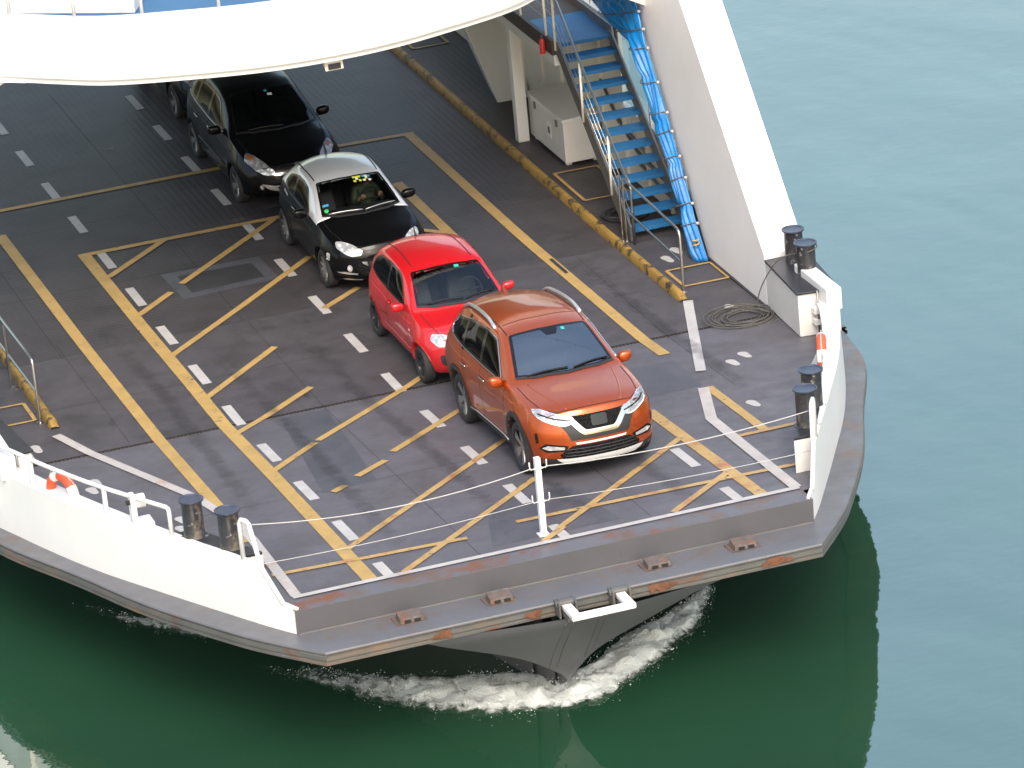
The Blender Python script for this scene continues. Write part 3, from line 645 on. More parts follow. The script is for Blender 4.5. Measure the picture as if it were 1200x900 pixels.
# ------------------------------------------------------------------ water
def water_mat():
    m = bpy.data.materials.new('water'); m.use_nodes = True; nt = m.node_tree; L = nt.links; b = nt.nodes['Principled BSDF']
    b.inputs['Base Color'].default_value = (.012, .062, .030, 1); b.inputs['Roughness'].default_value = .02; b.inputs['IOR'].default_value = 2.5; b.inputs['Coat Weight'].default_value = .42; b.inputs['Specular Tint'].default_value = (1, .97, .88, 1); b.inputs['Coat IOR'].default_value = 2.4; b.inputs['Coat Roughness'].default_value = .02
    tc = nt.nodes.new('ShaderNodeTexCoord')
    def noise(scale, det, sc, rot=0):
        mp = nd(nt, 'ShaderNodeMapping'); mp.inputs['Scale'].default_value = sc; mp.inputs['Rotation'].default_value = (0, 0, rot)
        L.new(tc.outputs['Object'], mp.inputs['Vector']); n = nd(nt, 'ShaderNodeTexNoise', Scale=scale, Detail=det, Roughness=.5); L.new(mp.outputs[0], n.inputs['Vector']); return n
    n1 = noise(.30, 3, (1, .55, 1), .5); n2 = noise(1.1, 3, (.8, .8, 1), .4); n3 = noise(5, 2, (.6, 1.4, 1), .3)
    b1 = nd(nt, 'ShaderNodeBump', Strength=1., Distance=.05); L.new(n1.outputs[0], b1.inputs['Height'])
    b2 = nd(nt, 'ShaderNodeBump', Strength=1., Distance=.007); L.new(n2.outputs[0], b2.inputs['Height']); L.new(b1.outputs[0], b2.inputs['Normal'])
    b3 = nd(nt, 'ShaderNodeBump', Strength=1., Distance=.0012); L.new(n3.outputs[0], b3.inputs['Height']); L.new(b2.outputs[0], b3.inputs['Normal'])
    L.new(b3.outputs[0], b.inputs['Normal']); L.new(b3.outputs[0], b.inputs['Coat Normal'])
    # drifting cloudiness of the lake water
    n4 = noise(.12, 5, (1, 1.6, 1), .4); mx = nd(nt, 'ShaderNodeMix', data_type='RGBA'); mr = nd(nt, 'ShaderNodeMapRange'); mr.inputs['From Min'].default_value = .38; mr.inputs['From Max'].default_value = .65
    L.new(n4.outputs[0], mr.inputs['Value']); L.new(mr.outputs[0], mx.inputs[0]); mx.inputs[6].default_value = (.010, .045, .023, 1); mx.inputs[7].default_value = (.015, .062, .031, 1); L.new(mx.outputs[2], b.inputs['Base Color'])
    MATS['water'] = m
water_mat()
m_ = MB(); m_.add([(-3000, -3000, WZ), (3000, -3000, WZ), (3000, 3000, WZ), (-3000, 3000, WZ)], [(0, 1, 2, 3)])
tag(m_.build('water', 'water'), kind='structure')

# ------------------------------------------------------------------ foam of the bow wave
def foam_mat():
    m = bpy.data.materials.new('foam'); m.use_nodes = True; nt = m.node_tree; L = nt.links; b = nt.nodes['Principled BSDF']
    b.inputs['Base Color'].default_value = (.82, .86, .84, 1); b.inputs['Roughness'].default_value = .6
    at = nd(nt, 'ShaderNodeAttribute', attribute_name='dens'); tc = nt.nodes.new('ShaderNodeTexCoord')
    n = nd(nt, 'ShaderNodeTexNoise', Scale=5.5, Detail=9., Roughness=.72, Distortion=.7); mp = nd(nt, 'ShaderNodeMapping'); mp.inputs['Scale'].default_value = (1.1, .8, 1)
    L.new(tc.outputs['Object'], mp.inputs['Vector']); L.new(mp.outputs[0], n.inputs['Vector'])
    a = nd(nt, 'ShaderNodeMath', operation='ADD'); L.new(n.outputs[0], a.inputs[0]); L.new(at.outputs['Fac'], a.inputs[1])
    mr = nd(nt, 'ShaderNodeMapRange'); mr.inputs['From Min'].default_value = .74; mr.inputs['From Max'].default_value = .98; L.new(a.outputs[0], mr.inputs['Value']); L.new(mr.outputs[0], b.inputs['Alpha'])
    n2 = nd(nt, 'ShaderNodeTexNoise', Scale=14., Detail=8., Roughness=.75); L.new(mp.outputs[0], n2.inputs['Vector'])
    bp = nd(nt, 'ShaderNodeBump', Strength=1., Distance=.05); L.new(n2.outputs[0], bp.inputs['Height']); L.new(bp.outputs[0], b.inputs['Normal'])
    MATS['foam'] = m
    mat('foam_drop', (.82, .86, .85), .6)
foam_mat()
from mathutils import noise as mn
def foam_band(name, path, prof, dmax, seed, hgt=.12, n_drop=2500, tail=None):
    """path: points (x,y) of the crest; prof: (offset across, strength) ; dens attribute drives the breakup"""
    C = smooth_path([(a, b, 0) for a, b in path], 14); mb = MB(); rows = []; dens = []
    offs = np.linspace(-1, 1, 25)
    for i, c in enumerate(C):
        u = i/(len(C)-1); t = (C[min(i+1, len(C)-1)]-C[max(i-1, 0)]).normalized(); nr = Vector((t.y, -t.x, 0))
        wd = float(np.interp(u, [k[0] for k in prof], [k[1] for k in prof])); st = float(np.interp(u, [k[0] for k in prof], [k[2] for k in prof])); r = []
        for o in offs:
            p = c+nr*o*wd; q = mn.fractal(Vector((p.x*2.4, p.y*2.4, seed)), .8, 2., 5)
            sh = max(0, 1-abs(o)**1.8); z = WZ+.006+max(0, st*hgt*sh*(1+1.3*q))
            r.append((p.x+.06*q, p.y-.05*q, z)); dens.append(min(dmax, st)*(sh**.7)*.75+.0*q)
        rows.append(r)
    mb.grid(rows); o = mb.build(name, 'foam', smooth=True, fixn=False)
    at = o.data.attributes.new('dens', 'FLOAT', 'POINT'); at.data.foreach_set('value', dens)
    # flung drops and crumbs of foam
    k = MB(); T = [(1, 0, 0), (-.5, .87, 0), (-.5, -.87, 0), (0, 0, 1.1)]; rnd = random.Random(seed)
    for _ in range(n_drop):
        u = rnd.random(); i = min(int(u*(len(C)-1)), len(C)-2); c = C[i].lerp(C[i+1], rnd.random())
        t = (C[i+1]-C[i]).normalized(); nr = Vector((t.y, -t.x, 0))
        wd = float(np.interp(u, [q[0] for q in prof], [q[1] for q in prof])); st = float(np.interp(u, [q[0] for q in prof], [q[2] for q in prof]))
        if rnd.random() > st: continue
        oo = rnd.gauss(0, .42); p = c+nr*oo*wd
        nz = mn.fractal(Vector((p.x*3, p.y*3, seed+5)), .8, 2., 4)
        if nz < -.05+.35*rnd.random()-.25*st: continue
        z = WZ+.01+abs(rnd.gauss(0, .06))*st+max(0, .10*st*(1-abs(oo)))
        r = rnd.choice((.004, .005, .007, .009, .013))*(.7+.5*st); a = rnd.random()*6.28
        k.add([(p.x+r*(x*math.cos(a)-y*math.sin(a)), p.y+r*(x*math.sin(a)+y*math.cos(a)), z+r*zz) for x, y, zz in T], [(0, 1, 3), (1, 2, 3), (2, 0, 3)])
    d = k.build('foam_drops', 'foam_drop', o, fixn=False, smooth=True); tag(d, kind='stuff')
    return o
tag(foam_band('bow_foam', [(-3.27, 2.94), (-2.67, 2.09), (-1.97, 1.39), (-1.27, 0.94), (-0.62, 0.66), (-0.01, 0.39), (0.49, 0.59), (1.09, 0.99), (1.59, 1.46), (2.09, 1.76), (2.59, 2.26), (2.89, 2.71)],
    [(0, .25, .3), (.12, .5, .55), (.3, .76, .95), (.48, .62, 1.0), (.56, .46, 1.0), (.68, .50, .95), (.82, .38, .78), (1, .16, .35)], 1, 3, .10, 7000), 'white churning foam of the bow wave around the stem', 'foam', kind='stuff')
tag(foam_band('hull_foam', [(-5.71, 7.04), (-5.21, 6.14), (-4.81, 5.64), (-4.31, 5.06), (-3.91, 4.59), (-3.41, 3.99)], [(0, .08, .2), (.3, .16, .5), (.6, .22, .62), (.8, .2, .5), (1, .12, .2)], 1, 11, .05, 700), 'thin broken foam along the left side of the hull', 'foam', kind='stuff')
tag(foam_band('wake_foam', [(-3.86, 3.46), (-3.26, 2.66), (-2.86, 2.16), (-2.46, 1.76)], [(0, .08, .25), (.5, .14, .45), (1, .2, .5)], 1, 17, .04, 300), 'thin curl of foam just left of the bow wave', 'foam', kind='stuff')

# ------------------------------------------------------------------ loose things on the ferry
def rope_coil(name, c, r0, r1, turns, rr, label, sq=.86, tailpts=None):
    rnd = random.Random(int(c[1]*10)); pts = []
    n = 40
    for i in range(int(turns*n)):
        t = i/n; k = rnd.random()*0
        ph = math.floor(t)*1.9; r = r0+(r1-r0)*(.5+.5*math.sin(t*.97+ph*.13))*.9
        ox = .10*math.sin(t*.8); oy = .07*math.cos(t*1.1)
        pts.append((c[0]+ox+r*math.cos(2*math.pi*t), c[1]+oy+r*sq*math.sin(2*math.pi*t), c[2]+rr+.006*t+.012*abs(math.sin(t*2.3))))
    if tailpts: pts += [tuple(p) for p in smooth_path([pts[-1]]+tailpts, 10)[1:]]
    o = MB().tube(pts, rr, 6).build(name, 'rope_grey' if name == 'mooring_rope' else 'black_steel', smooth=True); return o
r1_ = rope_coil('mooring_rope', (5.72, 8.0, zd(8.0)), .30, .58, 9, .010, '', .9, [(5.95, 7.95, .25), (6.02, 7.9, .6), (6.2, 7.6, 1.08), (6.42, 7.35, 1.24), (6.56, 7.11, 1.32), (6.74, 7.25, 1.34), (6.6, 7.46, 1.36)])
tag(r1_, 'coiled grey mooring rope on the deck beside the leaning pillar', 'rope')
r2_ = rope_coil('hose_coil', (5.72, 13.75, 0), .22, .42, 5, .02, '', .9); tag(r2_, 'dark coiled hose on the deck under the blue staircase', 'hose')

lk = empty('deck_locker', (6.1, 17.58, 0)); tag(lk, 'white storage locker with lid under the blue staircase', 'locker')
def lp(mb, name, m, parent=lk, bevel=.01): o = mb.build(name, m, parent, bevel=bevel); return o
lp(MB().box((-.34, -.95, .07), (.34, .95, .80)), 'locker_body', 'white_worn')
lid = lp(MB().hexa([(-.365, -.975, .803), (.35, -.975, .803), (.35, .975, .803), (-.365, .975, .803)], [(-.36, -.97, .87), (.35, -.97, .90), (.35, .97, .90), (-.36, .97, .87)]), 'lid', 'white')
for y in (-.8, .8):
    for x in (-.25, .25): lp(MB().box((x-.05, y-.06, 0), (x+.05, y+.06, .07)), 'foot', 'white_worn')
for y in (-.62, .55): lp(MB().box((-.37, y-.035, .66), (-.341, y+.035, .78)), 'latch', 'grey_steel', bevel=.004)
lb = lp(MB().box((-.345, -.26, .33), (-.3405, -.02, .62)), 'notice', 'buoy_white', bevel=0); lp(MB().box((-.348, -.19, .40), (-.3455, -.09, .52)), 'pictogram', 'sign_print', lb, 0)
for y in (-.2, -.08): pass

def lifebuoy(loc, rot, label):
    e = empty('lifebuoy', loc, rot); tag(e, label, 'lifebuoy', 'orange and white lifebuoys inside the bulwarks')
    n = 48; R, r = .29, .075
    for k in range(8):
        mb = MB(); a0 = 2*math.pi*k/8; w = 2*math.pi/8
        orange = k % 2 == 0; a0, w = (a0-.12, w+.24) if orange else (a0+.12, w-.24)
        pts = [(R*math.cos(a0+w*t), 0, R*math.sin(a0+w*t)) for t in np.linspace(0, 1, 9)]
        mb.tube(pts, r if orange else r*1.02, 12); mb.build('orange_segment' if orange else 'white_band', 'buoy_orange' if orange else 'buoy_white', e, smooth=True, auto=50)
    pts = [((R+r+.015+.02*math.sin(8*t))*math.cos(t), 0, (R+r+.015+.02*math.sin(8*t))*math.sin(t)) for t in np.linspace(0, 2*math.pi, 60)[:-1]]
    MB().tube(pts, .009, 6, closed=True).build('grab_line', 'rope_white', e, smooth=True)
y = 4.85; lifebuoy((inner_x(y, -1)+.22, y, zd(y)+.52), (0, 0, math.radians(112)), 'orange and white lifebuoy behind the left white bulwark rail')
y = 4.3; lifebuoy((inner_x(y, 1)-.33, y, zd(y)+.40), (0, 0, math.radians(68)), 'orange lifebuoy hung inside the right bulwark near the twin bollards')

# barrier post and its two ropes
bp_ = empty('barrier_post', (-.23, .36, zd(.36))); tag(bp_, 'single white barrier post at the middle of the bow edge', 'post')
MB().box((-.042, -.042, 0), (.042, .042, 1.17)).build('post_shaft', 'white', bp_, bevel=.006)
MB().box((-.08, -.08, .0), (.08, .08, .015)).build('post_base', 'white_worn', bp_, bevel=.003)
for zz in (1.02, .52):
    k = MB()
    for s in (-1, 1): k.tube([(s*.04, -.02, zz), (s*.11, -.03, zz-.01), (s*.125, -.03, zz+.03), (s*.125, -.03, zz+.11)], .009, 6)
    k.build('rope_hook', 'white', bp_, smooth=True)
def sag(a, b, d, n=14): return [tuple(Vector(a).lerp(Vector(b), t)-Vector((0, 0, d*4*t*(1-t)))) for t in np.linspace(0, 1, n)]
pz = zd(.36)
LA = (inner_x(.3, -1)+.08, .3, zd(.3)+.56+.53); RA = (inner_x(.42, 1)-.09, .42, zd(.3)+.56+.42)
LB = (inner_x(.12, -1)+.07, .12, zd(.1)+.42+.13); RB = (inner_x(.3, 1)-.12, .3, zd(.3)+.42)
for hi, (A, B, z_, d1, d2) in enumerate(((LA, RA, 1.03, .16, .10), (LB, RB, .53, .05, .05))):
    k = MB(); k.tube(sag(A, (-.36, .32, pz+z_), d1)+[(-.23, .30, pz+z_-.02)]+sag((-.10, .32, pz+z_), B, d2), .0075 if hi == 0 else .005, 6)
    tag(k.build('barrier_rope', 'rope_white', smooth=True), 'upper white barrier rope sagging across the bow' if hi == 0 else 'lower thin white barrier rope across the bow', 'rope', 'barrier ropes across the bow')

# blue tarpaulin gathered along the pillar
def tarp():
    # (y, z) of both edges in the plane x = 6.2, from the survey of the place
    Le = TARP_L; Re = TARP_R
    e = empty('tarpaulin', (6.2, 11, .1)); tag(e, 'bright blue tarpaulin gathered and lashed along the white leaning pillar', 'tarpaulin')
    A = smooth_path([(0, a, b) for a, b in Le], 7); B = smooth_path([(0, a, b) for a, b in Re], 7); rows = []
    for i, (a, b) in enumerate(zip(A, B)):
        t = i/(len(A)-1); r = []
        for u in np.linspace(0, 1, 64):
            p = a.lerp(b, u); ph = 13*math.pi*u+1.8*math.sin(9*t+2*u)+4*t
            wv = .5+.5*math.sin(ph); w2 = math.sin(9*u+23*t)*.55+.35*math.sin(31*t+5*u)
            amp = .05*(1-.2*t); lash = 1-.22*max(0, math.cos(2*math.pi*t*7))**6
            p.x = -.03-.13*math.sin(math.pi*min(1, max(0, u)))**.7*lash-amp*(wv+w2)*math.sin(math.pi*u)**.5*lash
            r.append((p.x, p.y-11, p.z-.1))
        rows.append(r)
    m_ = MB(); m_.grid(rows); s_ = m_.build('tarp_sheet', 'tarp', e, smooth=True); sm = s_.modifiers.new('sol', 'SOLIDIFY'); sm.thickness = .006
    for k in range(3, len(A)-3, 8):
        a, b = A[k], B[k]
        m_ = MB(); pts = [(-.02, b.y-11-.04, b.z-.1)]
        for u in np.linspace(1, 0, 9): p = a.lerp(b, u); pts.append((-.07-.17*math.sin(math.pi*u)**.7, p.y-11, p.z-.1-.03*math.sin(math.pi*u)))
        m_.tube(pts, .010, 6); m_.build('lashing', 'rope_grey', e, smooth=True)
        m_ = MB(); m_.lathe([(.0001, -.03), (.03, -.015), (.03, .015), (.0001, .03)], (-.03, b.y-11-.05, b.z-.1), 10); m_.build('lashing_knot', 'rope_white', e, smooth=True)
    m_ = MB(); m_.tube([(-.14+.05*math.cos(t), .05*math.sin(t)-.02, .16+.012*t) for t in np.linspace(0, 12, 40)], .014, 6); m_.build('lashing', 'rope_light', e, smooth=True)
mat('rope_light', (.45, .28, .08), .8)
TARP_L = [(16.86, 3.38), (16.26, 3.3), (15.66, 3.23), (15.04, 3.14), (14.33, 3.09), (13.51, 3.02), (13.1, 2.66), (12.75, 2.21), (12.7, 1.88), (12.27, 1.62), (12.03, 1.39), (11.86, 1.09), (11.69, 0.75), (11.54, 0.5), (11.13, -0.02)]
TARP_R = [(13.79, 4.17), (13.62, 3.99), (13.46, 3.81), (13.26, 3.61), (13.13, 3.37), (13.0, 3.12), (12.68, 2.69), (12.33, 2.27), (12.21, 2.08), (11.95, 1.71), (11.74, 1.48), (11.56, 1.18), (11.35, 0.85), (11.2, 0.6), (10.76, 0.07)]
tarp()
fe = empty('fire_extinguisher', (5.30, 15.95, 2.36)); tag(fe, 'small red fire extinguisher hung beside the blue stair landing', 'extinguisher'); fe.scale = (.62, .62, .62)
MB().lathe([(.0001, 0), (.075, .005), (.08, .03), (.08, .36), (.06, .41), (.025, .44), (.025, .47), (.0001, .47)], (0, 0, 0), 18).build('cylinder', 'red', fe, smooth=True, auto=40)
MB().box((-.02, -.07, .47), (.02, .06, .51)).build('valve_handle', 'black_steel', fe, bevel=.004)

# ------------------------------------------------------------------ cars
mat('orange_paint', (.38, .060, .004), .30, metal=.6, coat=.7, spec=.5); mat('red_paint', (.42, .005, .009), .32, coat=.7); mat('black_paint', (.003, .003, .0035), .25, coat=.22, spec=.15)
mat('silver_roof', (.66, .67, .70), .32, metal=.3, coat=.8); mat('dark_blue_paint', (.005, .006, .009), .25, coat=.22, spec=.15)
mat('plastic', (.018, .018, .019), .55, bump=(90, .1)); mat('gloss_black', (.006, .006, .007), .12); mat('gap', (.004, .004, .004), .8); mat('cabin', (.022, .022, .023), .8); mat('seat_cloth', (.06, .06, .065), .85)
mat('cabin_light', (.20, .19, .18), .8); mat('bright_trim', (.55, .55, .55), .35, metal=.15); mat('chrome', (.55, .555, .57), .14, metal=1); mat('satin_silver', (.60, .60, .60), .3, metal=.8); mat('tyre', (.016, .016, .017), .75, bump=(60, .2)); mat('alloy', (.30, .295, .29), .35, metal=.8); mat('alloy_bright', (.42, .42, .42), .3, metal=.8); mat('rim_dark', (.03, .03, .032), .4, metal=.5); mat('amber', (.6, .2, .03), .3)
mat('olive_cloth', (.09, .115, .05), .85); mat('skin', (.50, .27, .19), .5); mat('hair', (.03, .02, .014), .6); mat('sticker_teal', (.02, .38, .30), .5); mat('sticker_green', (.04, .50, .12), .5); mat('sticker_yellow', (.55, .62, .06), .5); mat('sticker_blue', (.06, .30, .50), .5); mat('sticker_white', (.7, .7, .68), .5); mat('number_plate', (.75, .75, .70), .4)
def lamp_mat():
    m = mat('lamp_inner', (.72, .73, .74), .2, metal=.45); nt = m.node_tree; L = nt.links; b = nt.nodes['Principled BSDF']; tc = nt.nodes.new('ShaderNodeTexCoord')
    v = nd(nt, 'ShaderNodeTexVoronoi', Scale=14.); L.new(tc.outputs['Object'], v.inputs['Vector']); cr = nd(nt, 'ShaderNodeMapRange'); cr.inputs['From Max'].default_value = .5; cr.inputs['To Min'].default_value = .95; cr.inputs['To Max'].default_value = .5
    L.new(v.outputs['Distance'], cr.inputs['Value']); L.new(cr.outputs[0], b.inputs['Base Color'])
    bp = nd(nt, 'ShaderNodeBump', Strength=.7, Distance=.02); L.new(v.outputs['Distance'], bp.inputs['Height']); L.new(bp.outputs[0], b.inputs['Normal'])
lamp_mat()
def grille_mat():
    m = mat('grille_mesh', (.008, .008, .009), .75, spec=.15); nt = m.node_tree; L = nt.links; b = nt.nodes['Principled BSDF']; tc = nt.nodes.new('ShaderNodeTexCoord')
    v = nd(nt, 'ShaderNodeTexVoronoi', Scale=32.); L.new(tc.outputs['Object'], v.inputs['Vector']); bp = nd(nt, 'ShaderNodeBump', Strength=1., Distance=.03); L.new(v.outputs['Distance'], bp.inputs['Height']); L.new(bp.outputs[0], b.inputs['Normal'])
grille_mat()

def rounded(poly, r=.04, n=4):
    P = [Vector(p) for p in poly]; out = []
    for i in range(len(P)):
        a, b, c = P[i-1], P[i], P[(i+1) % len(P)]
        d1, d2 = (a-b), (c-b); k1 = min(r, d1.length*.45); k2 = min(r, d2.length*.45); s, e = b+d1.normalized()*k1, b+d2.normalized()*k2
        for q in range(n+1):
            t = q/n; out.append(s*(1-t)**2+b*2*t*(1-t)+e*t*t)
    return out
def pip(x, y, poly):
    ins = False; n = len(poly); j = n-1
    for i in range(n):
        xi, yi = poly[i]; xj, yj = poly[j]
        if (yi > y) != (yj > y) and x < (xj-xi)*(y-yi)/(yj-yi)+xi: ins = not ins
        j = i
    return ins
class Car:
    def __init__(s, name, label, paint, L, W, zc, zs, zr, wr, ws, wm, zb, fy, ry, ax, R, Bf=.36, Br=.22, nf=2.6, nr=3, Lf=1.0, roof=None, roof_y=1.0, zm=.62, flare=.018, wb_in=.05):
        s.name, s.L, s.W, s.paint, s.ax, s.R = name, L, W, paint, ax, R
        s.e = empty(name); tag(s.e, label, 'car', 'cars parked on the ferry deck')
        s.zc, s.zs, s.zr, s.wr, s.ws, s.wm, s.zb = [pchip(k) for k in (zc, zs, zr, wr, ws, wm, zb)]
        s.fy, s.ry = pchip(fy), pchip(ry); s.Bf, s.Br, s.nf, s.nr, s.Lf = Bf, Br, nf, nr, Lf
        NY = 128; ys = np.linspace(0, 1, NY); ys = L*(ys+.0*ys)
        seg = (2, 12, 9, 14, 20); G = []
        for y in ys:
            z_c, z_s, z_r, w_r, w_s, w_m, z_b = [float(f(y)) for f in (s.zc, s.zs, s.zr, s.wr, s.ws, s.wm, s.zb)]
            z_m = min(z_b+(z_s-z_b)*zm, z_s-.08); w_b = w_m-wb_in; pts = []
            for k in range(seg[0]): t = k/seg[0]; pts.append((w_b-.10*(1-t), z_b-.0*(1-t)+.03*t))
            for k in range(seg[1]): t = k/seg[1]; pts.append((w_b+(w_m-w_b)*math.sin(math.pi/2*t), z_b+.03+(z_m-z_b-.03)*t))
            for k in range(seg[2]): t = k/seg[2]; pts.append((w_m+(w_s-w_m)*t**1.8, z_m+(z_s-z_m)*t))
            for k in range(seg[3]): t = k/seg[3]; bl = .018*4*t*(1-t); pts.append((w_s+(w_r-w_s)*t+bl, z_s+(z_r-z_s)*t+bl*.3))
            for k in range(seg[4]+1): t = k/seg[4]; pts.append((w_r*(1-t), z_r+(z_c-z_r)*(1-(1-t)**2.3)))
            A = np.array(pts)
            for _ in range(2): A[1:-1] = .25*A[:-2]+.5*A[1:-1]+.25*A[2:]
            for i in range(len(A)):      # wheel-arch flare
                if A[i, 0] > .5*W:
                    for a in ax:
                        d = math.hypot(y-a, A[i, 1]-R*.92)
                        A[i, 0] += flare*math.exp(-((d-R*1.28)/.13)**2)
            G.append([[p[0], s.sh(y, p[0], p[1]), p[1]] for p in A])
        G = np.array(G); nv = G.shape[1]; s.iv_belt = sum(seg[:3])
        arch = s.RA = R*1.2
        for a in ax:
            for i in range(NY):
                for j in range(nv):
                    w, y, z = G[i, j]
                    if w > .5*W:
                        d = math.hypot(y-a, z-R)
                        if abs(d-arch) < .026 and d > 1e-3: G[i, j, 1] = a+(y-a)*arch/d; G[i, j, 2] = R+(z-R)*arch/d
        V = []; F = []; K = []
        def grid(g, keyf, flip):
            o = len(V); n, m = len(g), len(g[0])
            for r in g: V.extend([tuple(p) for p in r])
            for i in range(n-1):
                for j in range(m-1):
                    q = (o+i*m+j, o+i*m+j+1, o+(i+1)*m+j+1, o+(i+1)*m+j); F.append(q[::-1] if flip else q); K.append(keyf(i, j))
        caps = []
        for i, fr in ((0, True), (NY-1, False)):
            yy = 0 if fr else L; c = []
            for j in range(nv):
                w0, _, z0 = G[i, j]; c.append([(w0*t, s.sh(yy, w0*t, z0), z0) for t in np.linspace(1, 0, 11)])
            caps.append(c)
        for sx in (1, -1):
            fl = sx < 0
            grid([[(sx*p[0], p[1], p[2]) for p in r] for r in G], lambda i, j: (i, j), fl)
            grid([[(sx*p[0], p[1], p[2]) for p in r] for r in caps[0]], lambda i, j: (-1, i), not fl)
            grid([[(sx*p[0], p[1], p[2]) for p in r] for r in caps[1]], lambda i, j: (-2, i), fl)
        s.V, s.F, s.K = V, F, K; s.bvh = BVHTree.FromPolygons(V, F)
        s.cuts = []; s.gaps = MB(); s.roof, s.roof_y, s.ys = roof, roof_y, ys
    def sh(s, y, w, z):
        a = max(0, 1-y/s.Lf)**2*s.Bf*(abs(w)/s.W)**s.nf+max(0, 1-y/.55)**2*float(s.fy(z))
        r = max(0, 1-(s.L-y)/.9)**2*s.Br*(abs(w)/s.W)**s.nr+max(0, 1-(s.L-y)/.5)**2*float(s.ry(z))
        return y+a-r
    def loc(s, v): return (v[0], v[1]-s.L/2, v[2])
    def part(s, mb, name, m, parent=None, **kw):
        mb.v = [s.loc(v) for v in mb.v]; return mb.build(name, m, parent or s.e, **kw)
    def basis(s, d):
        d = Vector(d).normalized(); u = d.cross(Vector((0, 0, 1))) if abs(d.z) < .9 else Vector((1, 0, 0)); u.normalize(); return d, u, d.cross(u)
    def cast(s, a, b, B, off):
        d, u, v = B; o = u*a+v*b-d*6
        h = s.bvh.ray_cast(o, d)
        if h[0] is None:
            h = s.bvh.find_nearest(u*a+v*b+d*(-.5)); 
            return h[0]
        n = h[1] if h[1].dot(d) < 0 else -h[1]
        return h[0]+n*off
    def patch_mb(s, poly, d, off=.004, grid=.045):
        B = s.basis(d); bm = bmesh.new(); P = [Vector(p) for p in poly]
        vs = [bm.verts.new((p.dot(B[1]), p.dot(B[2]), 0)) for p in P]; bm.faces.new(vs); bmesh.ops.triangulate(bm, faces=bm.faces)
        xs = [v.co.x for v in bm.verts]; ys = [v.co.y for v in bm.verts]
        for ax, lo, hi in ((0, min(xs), max(xs)), (1, min(ys), max(ys))):
            k = lo+grid
            while k < hi-1e-3:
                co = [0, 0, 0]; no = [0, 0, 0]; co[ax] = k; no[ax] = 1
                bmesh.ops.bisect_plane(bm, geom=bm.verts[:]+bm.edges[:]+bm.faces[:], plane_co=co, plane_no=no); k += grid
        bm.verts.index_update(); mb = MB(); mb.add([s.cast(v.co.x, v.co.y, B, off) for v in bm.verts], [[v.index for v in f.verts] for f in bm.faces]); bm.free()
        s.orient(mb, B[0]); return mb
    def orient(s, mb, d):
        out = []
        for f in mb.f:
            p = [Vector(mb.v[i]) for i in f]; n = Vector((0, 0, 0))
            for i in range(1, len(p)-1): n += (p[i]-p[0]).cross(p[i+1]-p[0])
            out.append(tuple(f) if n.dot(d) < 0 else tuple(f)[::-1])
        mb.f = out
    def emit(s, mb, name, m, mirror=True, parent=None, **kw):
        out = []
        if mirror:
            m2 = MB(); m2.add([(-v[0], v[1], v[2]) for v in mb.v], [f[::-1] for f in mb.f]); out.append(s.part(m2, name, m, parent, **kw))
        out.insert(0, s.part(mb, name, m, parent, **kw)); return out
    def patch(s, name, poly, d, m, off=.004, mirror=True, parent=None, grid=.045, rnd=0):
        if rnd: poly = rounded(poly, rnd)
        mb = s.patch_mb(poly, d, off, grid); return s.emit(mb, name, m, mirror, parent, smooth=True, fixn=False)
    def ring_mb(s, poly, d, width, off):
        B = s.basis(d); P = [(Vector(p).dot(B[1]), Vector(p).dot(B[2])) for p in poly]
        Q = []; n = len(P)
        for i in range(n):
            a, b = P[i], P[(i+1) % n]; k = max(1, int(math.hypot(b[0]-a[0], b[1]-a[1])/.045))
            for q in range(k): Q.append((a[0]+(b[0]-a[0])*q/k, a[1]+(b[1]-a[1])*q/k))
        n = len(Q); area = sum(Q[i][0]*Q[(i+1) % n][1]-Q[(i+1) % n][0]*Q[i][1] for i in range(n)); sg = 1 if area > 0 else -1; I = []
        for i in range(n):
            a, b = Vector(Q[i-3]), Vector(Q[(i+3) % n]); t = (b-a).normalized(); I.append((Q[i][0]-sg*t.y*width, Q[i][1]+sg*t.x*width))
        mb = MB(); vs = [s.cast(q[0], q[1], B, off) for q in Q]+[s.cast(q[0], q[1], B, off) for q in I]
        mb.add(vs, [(i, (i+1) % n, n+(i+1) % n, n+i) for i in range(n)]); s.orient(mb, B[0]); return mb, Q, I, B
    def window(s, name, poly, d, glass, frit=.03, mirror=True, trim=None, rnd=.05):
        poly = rounded(poly, rnd); mb, Q, I, B = s.ring_mb(poly, d, frit, .005)
        s.cuts.append((I, B, False))
        if mirror: s.cuts.append((I, B, True))
        d_, u, v = B
        pane = s.patch_mb([u*a+v*b for a, b in I], d, .0045); ps = s.emit(pane, name, glass, mirror, smooth=True, fixn=False)
        m2 = MB(); m2.add(mb.v, mb.f); s.emit(m2, name+'_frame', 'gloss_black', False, ps[0], smooth=True)
        if mirror:
            m3 = MB(); m3.add([(-q[0], q[1], q[2]) for q in mb.v], [f[::-1] for f in mb.f]); s.emit(m3, name+'_frame', 'gloss_black', False, ps[1], smooth=True)
        if trim:
            pts = [s.cast(a, b, B, .008) for a, b in Q]
            for sx in ((1, -1) if mirror else (1,)):
                s.part(MB().tube([(sx*p[0], p[1], p[2]) for p in pts], .0095, 6, closed=True), 'window_trim', trim, smooth=True)
        return ps
